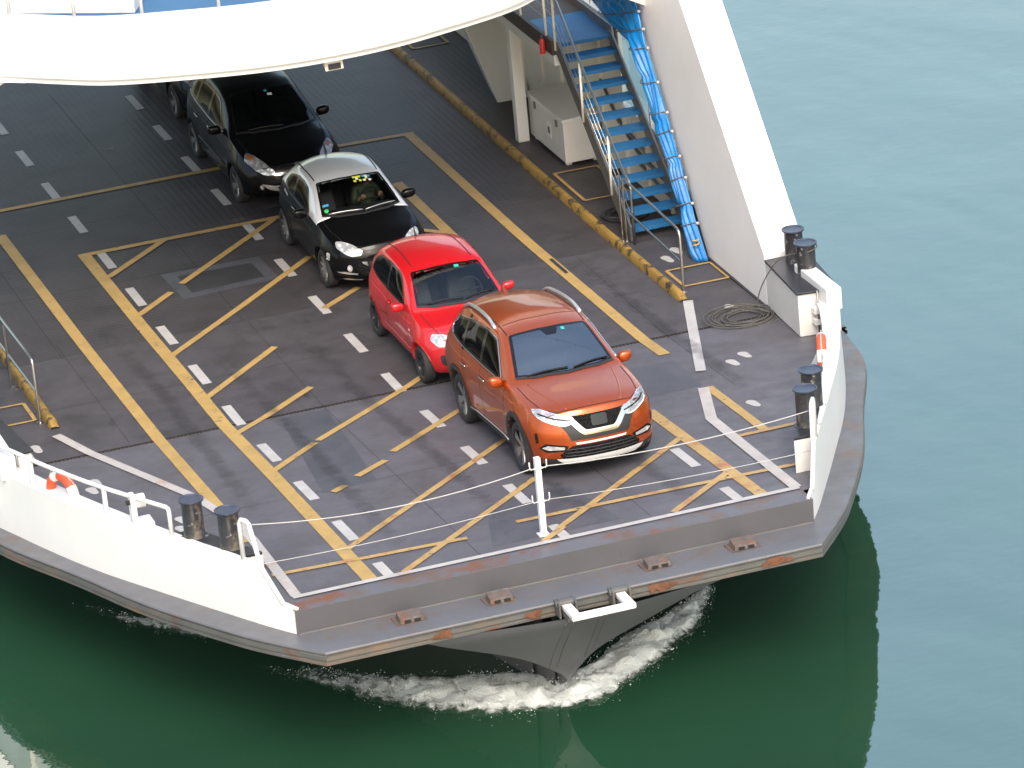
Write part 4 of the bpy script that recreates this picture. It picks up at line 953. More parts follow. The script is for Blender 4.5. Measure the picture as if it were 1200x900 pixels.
    def gap(s, pts, d, w=.009, mirror=True):
        B = s.basis(d); P = [Vector(p) for p in pts]; rows = []
        for i in range(len(P)-1):
            k = max(1, int((P[i+1]-P[i]).length/.05))
            for q in range(k+(1 if i == len(P)-2 else 0)):
                p = P[i].lerp(P[i+1], q/k); t = (P[i+1]-P[i]); t2 = Vector((t.dot(B[1]), t.dot(B[2]))).normalized(); a, b = p.dot(B[1]), p.dot(B[2])
                rows.append([s.cast(a-t2.y*w/2, b+t2.x*w/2, B, .0035), s.cast(a+t2.y*w/2, b-t2.x*w/2, B, .0035)])
        n = len(s.gaps.v); s.gaps.grid(rows)
        if mirror: s.gaps.grid([[(-p[0], p[1], p[2]) for p in r] for r in rows])
    def tube_on(s, name, pts, d, r, m, off=.005, mirror=True, parent=None):
        B = s.basis(d); P = smooth_path(pts, 6) if len(pts) > 2 else [Vector(pts[0]).lerp(Vector(pts[1]), t) for t in np.linspace(0, 1, 8)]
        Q = [s.cast(p.dot(B[1]), p.dot(B[2]), B, off) for p in P]; return s.emit(MB().tube(Q, r, 8), name, m, mirror, parent, smooth=True)
    def arches(s, width, m):
        for a in s.ax:
            for sx in (-1, 1):
                mb = MB(); B = s.basis((1, 0, 0)); r1 = []
                for t in np.linspace(math.radians(-28), math.radians(208), 44):
                    row = []
                    for rr in (s.RA+width, s.RA+width*.5, s.RA, s.RA-.004):
                        p = Vector((0, a+rr*math.cos(t), max(s.R+rr*math.sin(t), float(s.zb(min(max(a, 0), s.L)))+.01)))
                        q = s.cast(p.dot(B[1]), p.dot(B[2]), B, .006 if rr > s.RA-.003 else .002); row.append(q)
                    row.append(Vector((row[-1].x+.14, row[-1].y, row[-1].z))); r1.append([(-sx*q.x if sx > 0 else q.x, q.y, q.z) for q in row])
                mb.grid(r1); s.part(mb, 'wheel_arch', m, smooth=True, auto=50)
    def finish(s):
        fs = []; rf = []
        for f, k in zip(s.F, s.K):
            c = Vector((0, 0, 0))
            for i in f: c += Vector(s.V[i])
            c /= 4
            if abs(c.x) > .5*s.W and any(math.hypot(c.y-a, c.z-s.R) < s.RA-.002 for a in s.ax): continue
            n = (Vector(s.V[f[2]])-Vector(s.V[f[0]])).cross(Vector(s.V[f[3]])-Vector(s.V[f[1]])); dead = False
            for I, B, mir in s.cuts:
                q = Vector((-c.x, c.y, c.z)) if mir else c
                if abs(B[0].x) > .7 and q.x*B[0].x > 0: continue
                if abs(B[0].x) < .7 and c.z < 1.0 and B[0].z < -.5 and False: continue
                if abs(B[0].z) > .6 and c.z < .7: continue
                if pip(q.dot(B[1]), q.dot(B[2]), I): dead = True; break
            if dead: continue
            if s.roof and k[0] >= 0 and k[1] >= s.iv_belt+1 and s.ys[k[0]] > s.roof_y: rf.append(f)
            else: fs.append(f)
        for lst, nm, m in ((fs, 'body', s.paint), (rf, 'roof', s.roof)):
            if not lst: continue
            me = bpy.data.meshes.new(nm); me.from_pydata([s.loc(v) for v in s.V], [], lst); bm = bmesh.new(); bm.from_mesh(me)
            bmesh.ops.remove_doubles(bm, verts=bm.verts, dist=2e-4)
            bmesh.ops.delete(bm, geom=[v for v in bm.verts if not v.link_faces], context='VERTS'); bmesh.ops.recalc_face_normals(bm, faces=bm.faces)
            bm.to_mesh(me); bm.free()
            me.materials.append(MATS[m]); me.materials.append(MATS['cabin']); me.polygons.foreach_set('use_smooth', [True]*len(me.polygons))
            o = bpy.data.objects.new(nm, me); COL.objects.link(o); o.parent = s.e
            so = o.modifiers.new('shell', 'SOLIDIFY'); so.thickness = .018; so.offset = -1; so.material_offset = 1; so.use_rim = True; so.material_offset_rim = 0
        if s.gaps.v: s.part(s.gaps, 'panel_gap', 'gap')
        y0, y1 = s.ax; m_ = MB(); w = s.W
        m_.box((-w*.62, .45, .19), (w*.62, s.L-.4, .50)); m_.box((-w+.1, y0+s.RA+.03, .19), (w-.1, y1-s.RA-.03, .46)); s.part(m_, 'underbody', 'cabin', bevel=.02)
    def wheels(s, rim_m, style, tw=.21, inset=.03):
        R = s.R; rr = R*.73; T = MB(); h = tw/2
        T.lathe([(rr-.01, h*.7), (rr, h*.96), (rr+.03, h), (R-.03, h*.98), (R-.008, h*.82), (R, h*.55), (R, -h*.55), (R-.008, -h*.82), (R-.03, -h), (rr, -h*.96), (rr-.01, -h*.7)], (0, 0, 0), 40, 'x', caps=False)
        rim = MB(); rim.lathe([(rr, h*.9), (rr-.012, h*.93), (rr-.025, h*.80), (rr-.04, h*.1), (rr-.04, -h*.6)], (0, 0, 0), 40, 'x', caps=False, mi=1)
        rim.lathe([(.0001, h*.66), (.03, h*.66), (.045, h*.60), (.05, h*.3)], (0, 0, 0), 20, 'x')
        ns = style
        for k in range(ns):
            a0 = 2*math.pi*k/ns
            for da in ((-.13, .13) if ns == 5 else (0,)):
                a = a0+da; rows = []
                for t in np.linspace(0, 1, 5):
                    r = .035+(rr-.05)*t; wd = (.022+.012*t) if ns == 5 else (.026-.004*t); xx = h*(.62+.2*t); c, q = math.cos(a), math.sin(a)
                    rows.append([(xx-.03, r*c-(-q)*-wd*1.2, r*q+c*-wd*1.2), (xx, r*c+q*wd, r*q-c*wd), (xx, r*c-q*wd, r*q+c*wd), (xx-.03, r*c-q*wd*1.2, r*q+c*wd*1.2)])
                rim.grid(rows)
        back = MB(); back.lathe([(.0001, h*.05), (rr-.035, h*.02)], (0, 0, 0), 28, 'x'); back.lathe([(.0001, h*.22), (rr*.62, h*.22), (rr*.62, h*.1)], (0, 0, 0), 24, 'x')
        tm = rm = bm_ = None
        for sx in (-1, 1):
            for a in s.ax:
                if tm is None:
                    o = T.build('wheel', 'tyre', s.e, smooth=True, auto=40); r_ = rim.build('rim', [rim_m, 'rim_dark'], o, smooth=True, auto=35); b_ = back.build('brake_disc', 'rim_dark', o, smooth=True, auto=40); tm, rm, bm_ = o.data, r_.data, b_.data
                else:
                    o = bpy.data.objects.new('wheel', tm); r_ = bpy.data.objects.new('rim', rm); b_ = bpy.data.objects.new('brake_disc', bm_)
                    for q in (o, r_, b_): COL.objects.link(q)
                    o.parent = s.e; r_.parent = o; b_.parent = o
                o.location = s.loc((sx*(s.W-inset-h), a, R)); o.rotation_euler = (a*1.3, 0, 0 if sx > 0 else math.pi)
    def mirror_wing(s, y, z, m, w=.11, out=.10, size=(.105, .06, .075)):
        for sx in (-1, 1):
            x0 = float(s.ws(y)); k = MB(); rows = []
            for i in range(13):
                th = math.pi*i/12; r = []
                for j in range(21):
                    ph = 2*math.pi*j/20
                    cx, cy, cz = math.cos(th), math.sin(th)*math.cos(ph), math.sin(th)*math.sin(ph)
                    sg = lambda q, e: math.copysign(abs(q)**e, q)
                    yy = sg(cy, .75)*size[1]; yy = min(yy, size[1]*.62)
                    r.append((sx*(x0+out)+sg(cx, .75)*size[0], y+yy, z+sg(cz, .7)*size[2]+.012*sg(cx, 1)*sx))
                rows.append(r)
            k.grid(rows); o = s.part(k, 'wing_mirror', m, smooth=True)
            s.part(MB().box((min(sx*(x0-.02), sx*(x0+out*.6)), y-.025, z-size[2]*.9), (max(sx*(x0-.02), sx*(x0+out*.6)), y+.03, z-size[2]*.45)), 'mirror_foot', 'plastic', bevel=.008)
    def cabin(s, yd, zd_, rows_y, wheel_x=.36, seat_m='seat_cloth', hw=None, dash='cabin'):
        hw = hw or s.W-.2
        k = MB(); k.hexa([(-hw, yd-.55, zd_-.28), (hw, yd-.55, zd_-.28), (hw, yd+.12, zd_-.3), (-hw, yd+.12, zd_-.3)], [(-hw*.9, yd-.55, zd_-.06), (hw*.9, yd-.55, zd_-.06), (hw*.95, yd+.10, zd_), (-hw*.95, yd+.10, zd_)])
        s.part(k, 'dashboard', dash, bevel=.03)
        for q, y in enumerate(rows_y):
            for x in ((-.36, .36) if q == 0 else (-.42, 0, .42)):
                w = .25 if q == 0 else .2
                st_ = s.part(MB().hexa([(x-w, y, zd_-.50), (x+w, y, zd_-.50), (x+w, y+.5, zd_-.52), (x-w, y+.5, zd_-.52)], [(x-w, y, zd_-.36), (x+w, y, zd_-.36), (x+w*.9, y+.5, zd_-.42), (x-w*.9, y+.5, zd_-.42)]), 'seat', seat_m, bevel=.05)
                s.part(MB().hexa([(x-w, y+.42, zd_-.42), (x+w, y+.42, zd_-.42), (x+w, y+.56, zd_-.42), (x-w, y+.56, zd_-.42)], [(x-w*.8, y+.60, zd_+.17), (x+w*.8, y+.60, zd_+.17), (x+w*.8, y+.70, zd_+.17), (x-w*.8, y+.70, zd_+.17)]), 'backrest', seat_m, st_, bevel=.05)
                s.part(MB().hexa([(x-.12, y+.63, zd_+.20), (x+.12, y+.63, zd_+.20), (x+.12, y+.70, zd_+.20), (x-.12, y+.70, zd_+.20)], [(x-.11, y+.66, zd_+.38), (x+.11, y+.66, zd_+.38), (x+.11, y+.73, zd_+.38), (x-.11, y+.73, zd_+.38)]), 'headrest', seat_m, st_, bevel=.03)
        c = Vector((wheel_x, yd+.28, zd_+.0)); k = MB(); tl = math.radians(62)
        k.tube([(c.x+.18*math.cos(t), c.y+.18*math.sin(t)*math.cos(tl), c.z+.18*math.sin(t)*math.sin(tl)) for t in np.linspace(0, 2*math.pi, 29)[:-1]], .016, 7, closed=True)
        for t in (math.pi, 0, -math.pi/2): k.tube([c, (c.x+.17*math.cos(t), c.y+.17*math.sin(t)*math.cos(tl), c.z+.17*math.sin(t)*math.sin(tl))], .018, 6)
        k.tube([c, (c.x, yd+.02, zd_-.12)], .03, 8); s.part(k, 'steering_wheel', 'cabin', smooth=True)
    def place(s, x, yf, rz=0, sc=(1, 1, 1)):
        yc = yf+s.L/2; dy = (zd(yf+s.ax[0])-zd(yf+s.ax[1]))/(s.ax[1]-s.ax[0]); zc_ = zd(yf+s.ax[0])-dy*(s.L/2-s.ax[0])
        s.e.location = (x, yc, zc_+.006); s.e.rotation_euler = (math.atan(-dy), 0, rz); s.e.scale = sc
LD = (1, 0, 0); TOP = (0, 0, -1); FR = (0, 1, 0); FL = (.62, .78, -.05)

# ---- orange sport utility car
def suv():
    c = Car('orange_suv', 'metallic orange sport utility car with silver roof rails, nearest the bow', 'orange_paint', 4.69, .91,
        zc=[(0, .97), (.12, 1.0), (.6, 1.07), (1.05, 1.115), (1.22, 1.145), (1.6, 1.37), (2.02, 1.60), (2.25, 1.655), (2.8, 1.70), (3.4, 1.69), (4.1, 1.60), (4.36, 1.53), (4.5, 1.28), (4.62, 1.05), (4.69, .95)],
        zs=[(0, .86), (.3, .93), (.8, .99), (1.3, 1.04), (2, 1.065), (3, 1.10), (4, 1.17), (4.4, 1.16), (4.69, .93)],
        zr=[(0, .93), (.3, .985), (.9, 1.05), (1.3, 1.09), (1.7, 1.32), (2.1, 1.53), (2.4, 1.585), (3.0, 1.61), (3.6, 1.58), (4.2, 1.47), (4.5, 1.22), (4.69, .94)],
        wr=[(0, .56), (.8, .66), (1.3, .745), (1.7, .67), (2.1, .62), (3, .62), (4.1, .575), (4.69, .53)],
        ws=[(0, .72), (.3, .79), (1, .83), (2, .84), (3.5, .835), (4.3, .78), (4.69, .70)],
        wm=[(0, .80), (.2, .86), (.8, .90), (2, .895), (3.8, .905), (4.4, .87), (4.69, .80)],
        zb=[(0, .25), (.5, .22), (1, .24), (3.4, .24), (4.2, .28), (4.69, .38)],
        fy=[(.2, .14), (.32, .03), (.48, 0), (.62, .0), (.80, .045), (.95, .11), (1.0, .17)], ry=[(.3, .1), (.5, 0), (.7, .0), (.95, .08)], ax=(.95, 3.655), R=.355, Bf=.40, nf=2.5, flare=.022, zm=.66)
    c.window('windscreen', [(-.70, 1.42, 0), (-.45, 1.30, 0), (0, 1.235, 0), (.45, 1.30, 0), (.70, 1.42, 0), (.545, 2.09, 0), (.3, 2.035, 0), (0, 2.015, 0), (-.3, 2.035, 0), (-.545, 2.09, 0)], TOP, 'car_glass_reflective', .045, False, rnd=.04)
    ps = c.window('side_window', [(0, 1.66, 1.085), (0, 2.4, 1.10), (0, 3.3, 1.135), (0, 4.0, 1.20), (0, 4.16, 1.28), (0, 3.95, 1.43), (0, 3.3, 1.52), (0, 2.6, 1.54), (0, 2.22, 1.50)], LD, 'car_glass_dark', .03, True, 'chrome', .06)
    for a, b in ((2.60, .055), (3.42, .045)): c.patch('window_pillar', [(0, a-b, 1.11), (0, a+b, 1.11), (0, a+b+.06, 1.55), (0, a-b+.06, 1.55)], LD, 'gloss_black', .0075)
    # front end
    c.patch('bumper_grille', [(-.46, 0, .70), (-.60, 0, .93), (-.42, 0, .90), (0, 0, .885), (.42, 0, .90), (.60, 0, .93), (.46, 0, .70), (.40, 0, .58), (-.40, 0, .58)], FR, 'plastic', .004, False)
    gr = c.patch('grille', [(-.355, 0, .895), (-.20, 0, .705), (.20, 0, .705), (.355, 0, .895)], FR, 'grille_mesh', .010, False)[0]
    c.patch('grille_trim', [(-.47, 0, .905), (-.29, 0, .69), (-.23, 0, .64), (.23, 0, .64), (.29, 0, .69), (.47, 0, .905), (.375, 0, .905), (.225, 0, .725), (.19, 0, .70), (-.19, 0, .70), (-.225, 0, .725), (-.375, 0, .905)], FR, 'chrome', .016, False, rnd=.02)
    c.patch('grille_badge', [(-.11, 0, .875), (-.11, 0, .735), (.11, 0, .735), (.11, 0, .875)], FR, 'gloss_black', .022, False, rnd=.03)
    c.patch('bumper_trim', [(-.36, 0, .555), (.36, 0, .555), (.34, 0, .525), (-.34, 0, .525)], FR, 'bright_trim', .014, False, rnd=.01)
    c.patch('lower_intake', [(-.56, 0, .40), (-.40, 0, .51), (.40, 0, .51), (.56, 0, .40), (.52, 0, .33), (-.52, 0, .33)], FR, 'grille_mesh', .006, False)
    c.patch('bumper_skirt', [(-.86, 0, .36), (-.56, 0, .34), (.56, 0, .34), (.86, 0, .36), (.84, 0, .22), (-.84, 0, .22)], FR, 'plastic', .006, False)
    c.patch('skid_bar', [(-.60, 0, .36), (-.5, 0, .315), (.5, 0, .315), (.60, 0, .36), (.57, 0, .325), (.47, 0, .28), (-.47, 0, .28), (-.57, 0, .325)], FR, 'bright_trim', .03, False, rnd=.015)
    for z in (.375, .42, .465): c.tube_on('grille_bar', [(-.5, 0, z), (0, 0, z), (.5, 0, z)], FR, .007, 'plastic', .01, False)
    hl = c.patch('headlight', [(-.46, 0, .79), (-.41, 0, .885), (-.62, 0, .935), (-.80, .3, .985), (-.86, .45, .975), (-.82, .3, .90), (-.70, .1, .82), (-.55, 0, .775)], FL, 'lamp_inner', .006, True, rnd=.02)
    for o, sx in zip(hl, (-1, 1)):
        for x, y in ((.55, .05), (.67, .10)):
            pass
    c.patch('headlight_cover', [(-.47, 0, .795), (-.42, 0, .88), (-.62, 0, .93), (-.80, .3, .98), (-.855, .45, .972), (-.815, .3, .905), (-.69, .1, .825), (-.55, 0, .78)], FL, 'lamp_cover', .014, True)
    c.tube_on('daytime_light', [(-.47, 0, .80), (-.56, .02, .787), (-.70, .12, .832), (-.80, .3, .90)], FL, .009, 'sticker_white', .012)
    c.tube_on('headlight_divider', [(-.45, 0, .845), (-.62, .05, .875), (-.80, .3, .935)], FL, .010, 'gloss_black', .012)
    c.patch('fog_housing', [(-.50, 0, .52), (-.74, .2, .56), (-.79, .3, .50), (-.74, .2, .44), (-.54, 0, .45)], FL, 'gloss_black', .006, True, rnd=.02)
    c.patch('fog_lamp', [(-.56, 0, .51), (-.70, .2, .53), (-.73, .3, .50), (-.70, .2, .47), (-.57, 0, .475)], FL, 'lamp_inner', .012, True, rnd=.015)
    c.patch('bumper_insert', [(-.795, .3, .70), (-.815, .35, .69), (-.80, .35, .56), (-.78, .3, .57)], FL, 'gloss_black', .006)
    # bonnet shut line and creases
    c.gap([(-.74, 1.25, 1.2), (-.73, .8, 1.2), (-.68, .42, 1.2), (-.52, .22, 1.2), (-.3, .165, 1.2), (0, .15, 1.2)], TOP, .010)
    c.tube_on('bonnet_crease', [(-.60, 1.2, 1.2), (-.54, .8, 1.2), (-.44, .4, 1.2), (-.38, .22, 1.2)], TOP, .012, 'orange_paint', -.004)
    c.patch('cowl', [(-.70, 1.40, 0), (-.45, 1.275, 0), (0, 1.21, 0), (.45, 1.275, 0), (.70, 1.40, 0), (.70, 1.435, 0), (.45, 1.325, 0), (0, 1.26, 0), (-.45, 1.325, 0), (-.70, 1.435, 0)], TOP, 'plastic', .008, False)
    for a, b in (((-.55, 1.36, 0), (.02, 1.32, 0)), ((.1, 1.30, 0), (.62, 1.44, 0))): c.tube_on('wiper', [a, b], TOP, .010, 'gap', .02, False)
    # doors
    c.gap([(0, 1.50, 1.03), (0, 1.47, .75), (0, 1.42, .42), (0, 1.45, .33)], LD); c.gap([(0, 2.60, 1.10), (0, 2.58, .8), (0, 2.56, .36)], LD); c.gap([(0, 3.42, 1.12), (0, 3.40, .92), (0, 3.22, .70), (0, 3.12, .55), (0, 3.10, .36)], LD); c.gap([(0, 1.45, .35), (0, 3.1, .36)], LD)
    c.patch('sill_cladding', [(0, 1.36, .24), (0, 3.25, .24), (0, 3.25, .345), (0, 1.36, .345)], LD, 'plastic', .012)
    c.tube_on('sill_trim', [(0, 1.42, .345), (0, 3.18, .355)], LD, .010, 'satin_silver', .012)
    c.tube_on('shoulder_crease', [(0, 1.1, .93), (0, 2.4, .955), (0, 4.2, 1.04)], LD, .010, 'orange_paint', -.003)
    for y in (2.44, 3.30):
        c.tube_on('door_handle', [(0, y-.11, .925), (0, y, .93), (0, y+.11, .935)], LD, .014, 'chrome', .018)
    c.arches(.07, 'plastic'); c.wheels('alloy', 5, .225, .02)
    c.mirror_wing(1.62, 1.10, 'orange_paint', out=.09, size=(.098, .065, .078))
    # roof rails, fin, roof edge
    for sx in (-1, 1):
        B = c.basis(TOP); pts = []
        for i, y in enumerate(np.linspace(2.45, 4.05, 16)):
            t = i/15; x = sx*(.615-.045*t); h = c.bvh.ray_cast(Vector((x, y, 3)), Vector((0, 0, -1)))[0]; pts.append((x, y, h.z+.045*min(1, 6*min(t, 1-t))+.006))
        c.part(MB().tube(pts, .026, 8), 'roof_rail', 'satin_silver', smooth=True)
        for y in (2.5, 3.25, 4.0): pass
        c.gap([(sx*.555, 2.12, 2), (sx*.56, 3.0, 2), (sx*.50, 4.2, 2)], TOP, .014, False)
    c.patch('roof_glass_edge', [(-.52, 2.40, 0), (0, 2.34, 0), (.52, 2.40, 0), (.52, 2.412, 0), (0, 2.352, 0), (-.52, 2.412, 0)], TOP, 'gap', .004, False)
    h = c.bvh.ray_cast(Vector((0, 4.0, 3)), Vector((0, 0, -1)))[0]
    c.part(MB().hexa([(-.035, 3.88, h.z-.005), (.035, 3.88, h.z-.005), (.035, 4.1, h.z-.03), (-.035, 4.1, h.z-.03)], [(-.006, 4.04, h.z+.085), (.006, 4.04, h.z+.085), (.006, 4.10, h.z+.075), (-.006, 4.10, h.z+.075)]), 'antenna_fin', 'orange_paint', smooth=False, bevel=.01)
    c.patch('camera_housing', [(-.13, 2.0, 0), (.13, 2.0, 0), (.07, 1.86, 0), (-.07, 1.86, 0)], TOP, 'gloss_black', .007, False)
    c.patch('windscreen_sticker', [(.16, 1.96, 0), (.21, 1.96, 0), (.21, 1.91, 0), (.16, 1.91, 0)], TOP, 'sticker_teal', .008, False)
    for sx in (-1, 1): c.patch('tail_lamp', [(sx*.55, 5, .98), (sx*.80, 5, 1.02), (sx*.80, 5, .90), (sx*.55, 5, .90)], (0, -1, 0), 'red', .005, False)
    c.finish(); c.cabin(1.72, 1.05, (2.05, 2.95), seat_m='seat_cloth'); c.place(1.31, 2.13, 0, (1.08, 1.02, 1.10))
suv()

# ---- red city car
def redcar():
    c = Car('red_city_car', 'bright red small hatchback parked behind the orange car', 'red_paint', 3.54, .82,
        zc=[(0, .76), (.1, .80), (.4, .90), (.75, .955), (.86, .985), (1.2, 1.19), (1.62, 1.385), (1.85, 1.44), (2.3, 1.48), (2.8, 1.465), (3.2, 1.40), (3.34, 1.35), (3.44, 1.15), (3.5, .98), (3.54, .85)],
        zs=[(0, .68), (.3, .79), (.9, .90), (1.5, .93), (2.4, .965), (3.1, 1.04), (3.4, 1.0), (3.54, .84)],
        zr=[(0, .73), (.3, .845), (.75, .91), (.95, .945), (1.3, 1.15), (1.68, 1.33), (1.95, 1.385), (2.5, 1.41), (3.0, 1.36), (3.3, 1.25), (3.45, 1.08), (3.54, .85)],
        wr=[(0, .48), (.6, .60), (.95, .69), (1.3, .64), (1.68, .605), (2.4, .605), (3.2, .57), (3.54, .5)], ws=[(0, .62), (.3, .71), (.9, .75), (1.8, .76), (3, .75), (3.4, .70), (3.54, .62)],
        wm=[(0, .70), (.2, .765), (.6, .81), (2, .805), (3.0, .815), (3.4, .77), (3.54, .70)], zb=[(0, .22), (.5, .19), (2.6, .19), (3.2, .24), (3.54, .34)],
        fy=[(.2, .1), (.32, .02), (.45, 0), (.6, .02), (.72, .07), (.8, .13)], ry=[(.3, .06), (.5, 0), (.9, .03)], ax=(.60, 3.0), R=.29, Bf=.36, Br=.2, nf=2.4, flare=.016, zm=.64)
    c.window('windscreen', [(-.64, 1.07, 0), (-.4, .955, 0), (0, .90, 0), (.4, .955, 0), (.64, 1.07, 0), (.52, 1.68, 0), (.28, 1.63, 0), (0, 1.61, 0), (-.28, 1.63, 0), (-.52, 1.68, 0)], TOP, 'car_glass', .035, False, rnd=.04)
    c.window('side_window', [(0, 1.33, .955), (0, 2.0, .97), (0, 2.7, 1.01), (0, 3.04, 1.08), (0, 3.0, 1.26), (0, 2.8, 1.34), (0, 2.3, 1.365), (0, 1.85, 1.345), (0, 1.68, 1.27)], LD, 'car_glass_dark', .028, True, None, .07)
    c.patch('window_pillar', [(0, 2.14, .98), (0, 2.22, .98), (0, 2.26, 1.37), (0, 2.18, 1.37)], LD, 'gloss_black', .0075)
    c.patch('headlight', [(-.40, 0, .66), (-.42, 0, .75), (-.60, .15, .80), (-.70, .3, .80), (-.71, .3, .72), (-.62, .15, .64)], FL, 'lamp_inner', .005, True, rnd=.03)
    c.patch('headlight_cover', [(-.41, 0, .665), (-.43, 0, .745), (-.60, .15, .79), (-.69, .3, .79), (-.70, .3, .725), (-.62, .15, .65)], FL, 'lamp_cover', .012, True, rnd=.03)
    c.patch('bumper_intake', [(-.60, 0, .52), (.60, 0, .52), (.58, 0, .38), (.45, 0, .32), (-.45, 0, .32), (-.58, 0, .38)], FR, 'plastic', .006, False, rnd=.05)
    c.patch('number_plate', [(-.26, 0, .47), (.26, 0, .47), (.26, 0, .37), (-.26, 0, .37)], FR, 'number_plate', .014, False)
    c.patch('bumper_line', [(-.45, 0, .70), (.45, 0, .70), (.45, 0, .68), (-.45, 0, .68)], FR, 'gap', .005, False)
    c.gap([(-.64, .9, 1.2), (-.60, .5, 1.2), (-.52, .24, 1.2), (-.3, .12, 1.2), (0, .09, 1.2)], TOP)
    c.patch('cowl', [(-.64, 1.05, 0), (-.4, .925, 0), (0, .87, 0), (.4, .925, 0), (.64, 1.05, 0), (.64, 1.08, 0), (.4, .975, 0), (0, .92, 0), (-.4, .975, 0), (-.64, 1.08, 0)], TOP, 'plastic', .007, False)
    for a, b in (((-.5, 1.02, 0), (.05, .97, 0)), ((.1, .96, 0), (.55, 1.07, 0))): c.tube_on('wiper', [a, b], TOP, .008, 'gap', .018, False)
    c.gap([(0, 1.20, .93), (0, 1.15, .6), (0, 1.17, .27), (0, 1.3, .24), (0, 2.15, .25), (0, 2.22, .6), (0, 2.2, .97)], LD); c.gap([(0, 2.2, .6), (0, 2.6, .55), (0, 2.62, .5)], LD)
    c.tube_on('door_handle', [(0, 2.0, .83), (0, 2.1, .835), (0, 2.18, .835)], LD, .014, 'red_paint', .018); c.patch('side_indicator', [(0, .95, .72), (0, 1.02, .73), (0, 1.02, .70), (0, .95, .70)], LD, 'sticker_white', .006, rnd=.01)
    c.tube_on('shoulder_crease', [(0, 1.0, .80), (0, 2.0, .82), (0, 3.2, .90)], LD, .008, 'red_paint', -.002); c.tube_on('sill_crease', [(0, 1.1, .38), (0, 2.5, .40)], LD, .012, 'red_paint', -.003)
    c.arches(.022, 'red_paint'); c.wheels('rim_dark', 5, .175, .02); c.mirror_wing(1.34, .975, 'red_paint', out=.10, size=(.10, .06, .065))
    c.patch('roof_seam', [(-.47, 1.8, 0), (-.455, 1.8, 0), (-.43, 3.1, 0), (-.445, 3.1, 0)], TOP, 'gap', .004)
    h = c.bvh.ray_cast(Vector((0, 3.12, 3)), Vector((0, 0, -1)))[0]; c.part(MB().tube([(0, 3.12, h.z-.01), (0, 3.13, h.z+.03), (0, 3.22, h.z+.14)], [.022, .014, .006], 8), 'antenna', 'plastic', smooth=True)
    c.patch('windscreen_sticker', [(.12, 1.585, 0), (.19, 1.585, 0), (.19, 1.53, 0), (.12, 1.53, 0)], TOP, 'sticker_teal', .008, False)
    c.patch('mirror_mount', [(-.06, 1.60, 0), (.06, 1.60, 0), (.04, 1.52, 0), (-.04, 1.52, 0)], TOP, 'gloss_black', .007, False)
    for sx in (-1, 1): c.patch('tail_lamp', [(sx*.52, 5, .98), (sx*.68, 5, .98), (sx*.68, 5, .76), (sx*.52, 5, .76)], (0, -1, 0), 'red', .005, False)
    c.finish(); c.cabin(1.36, .93, (1.55, 2.3)); c.place(1.24, 7.5, 0, (1.06, 1.0, 1.05))
redcar()

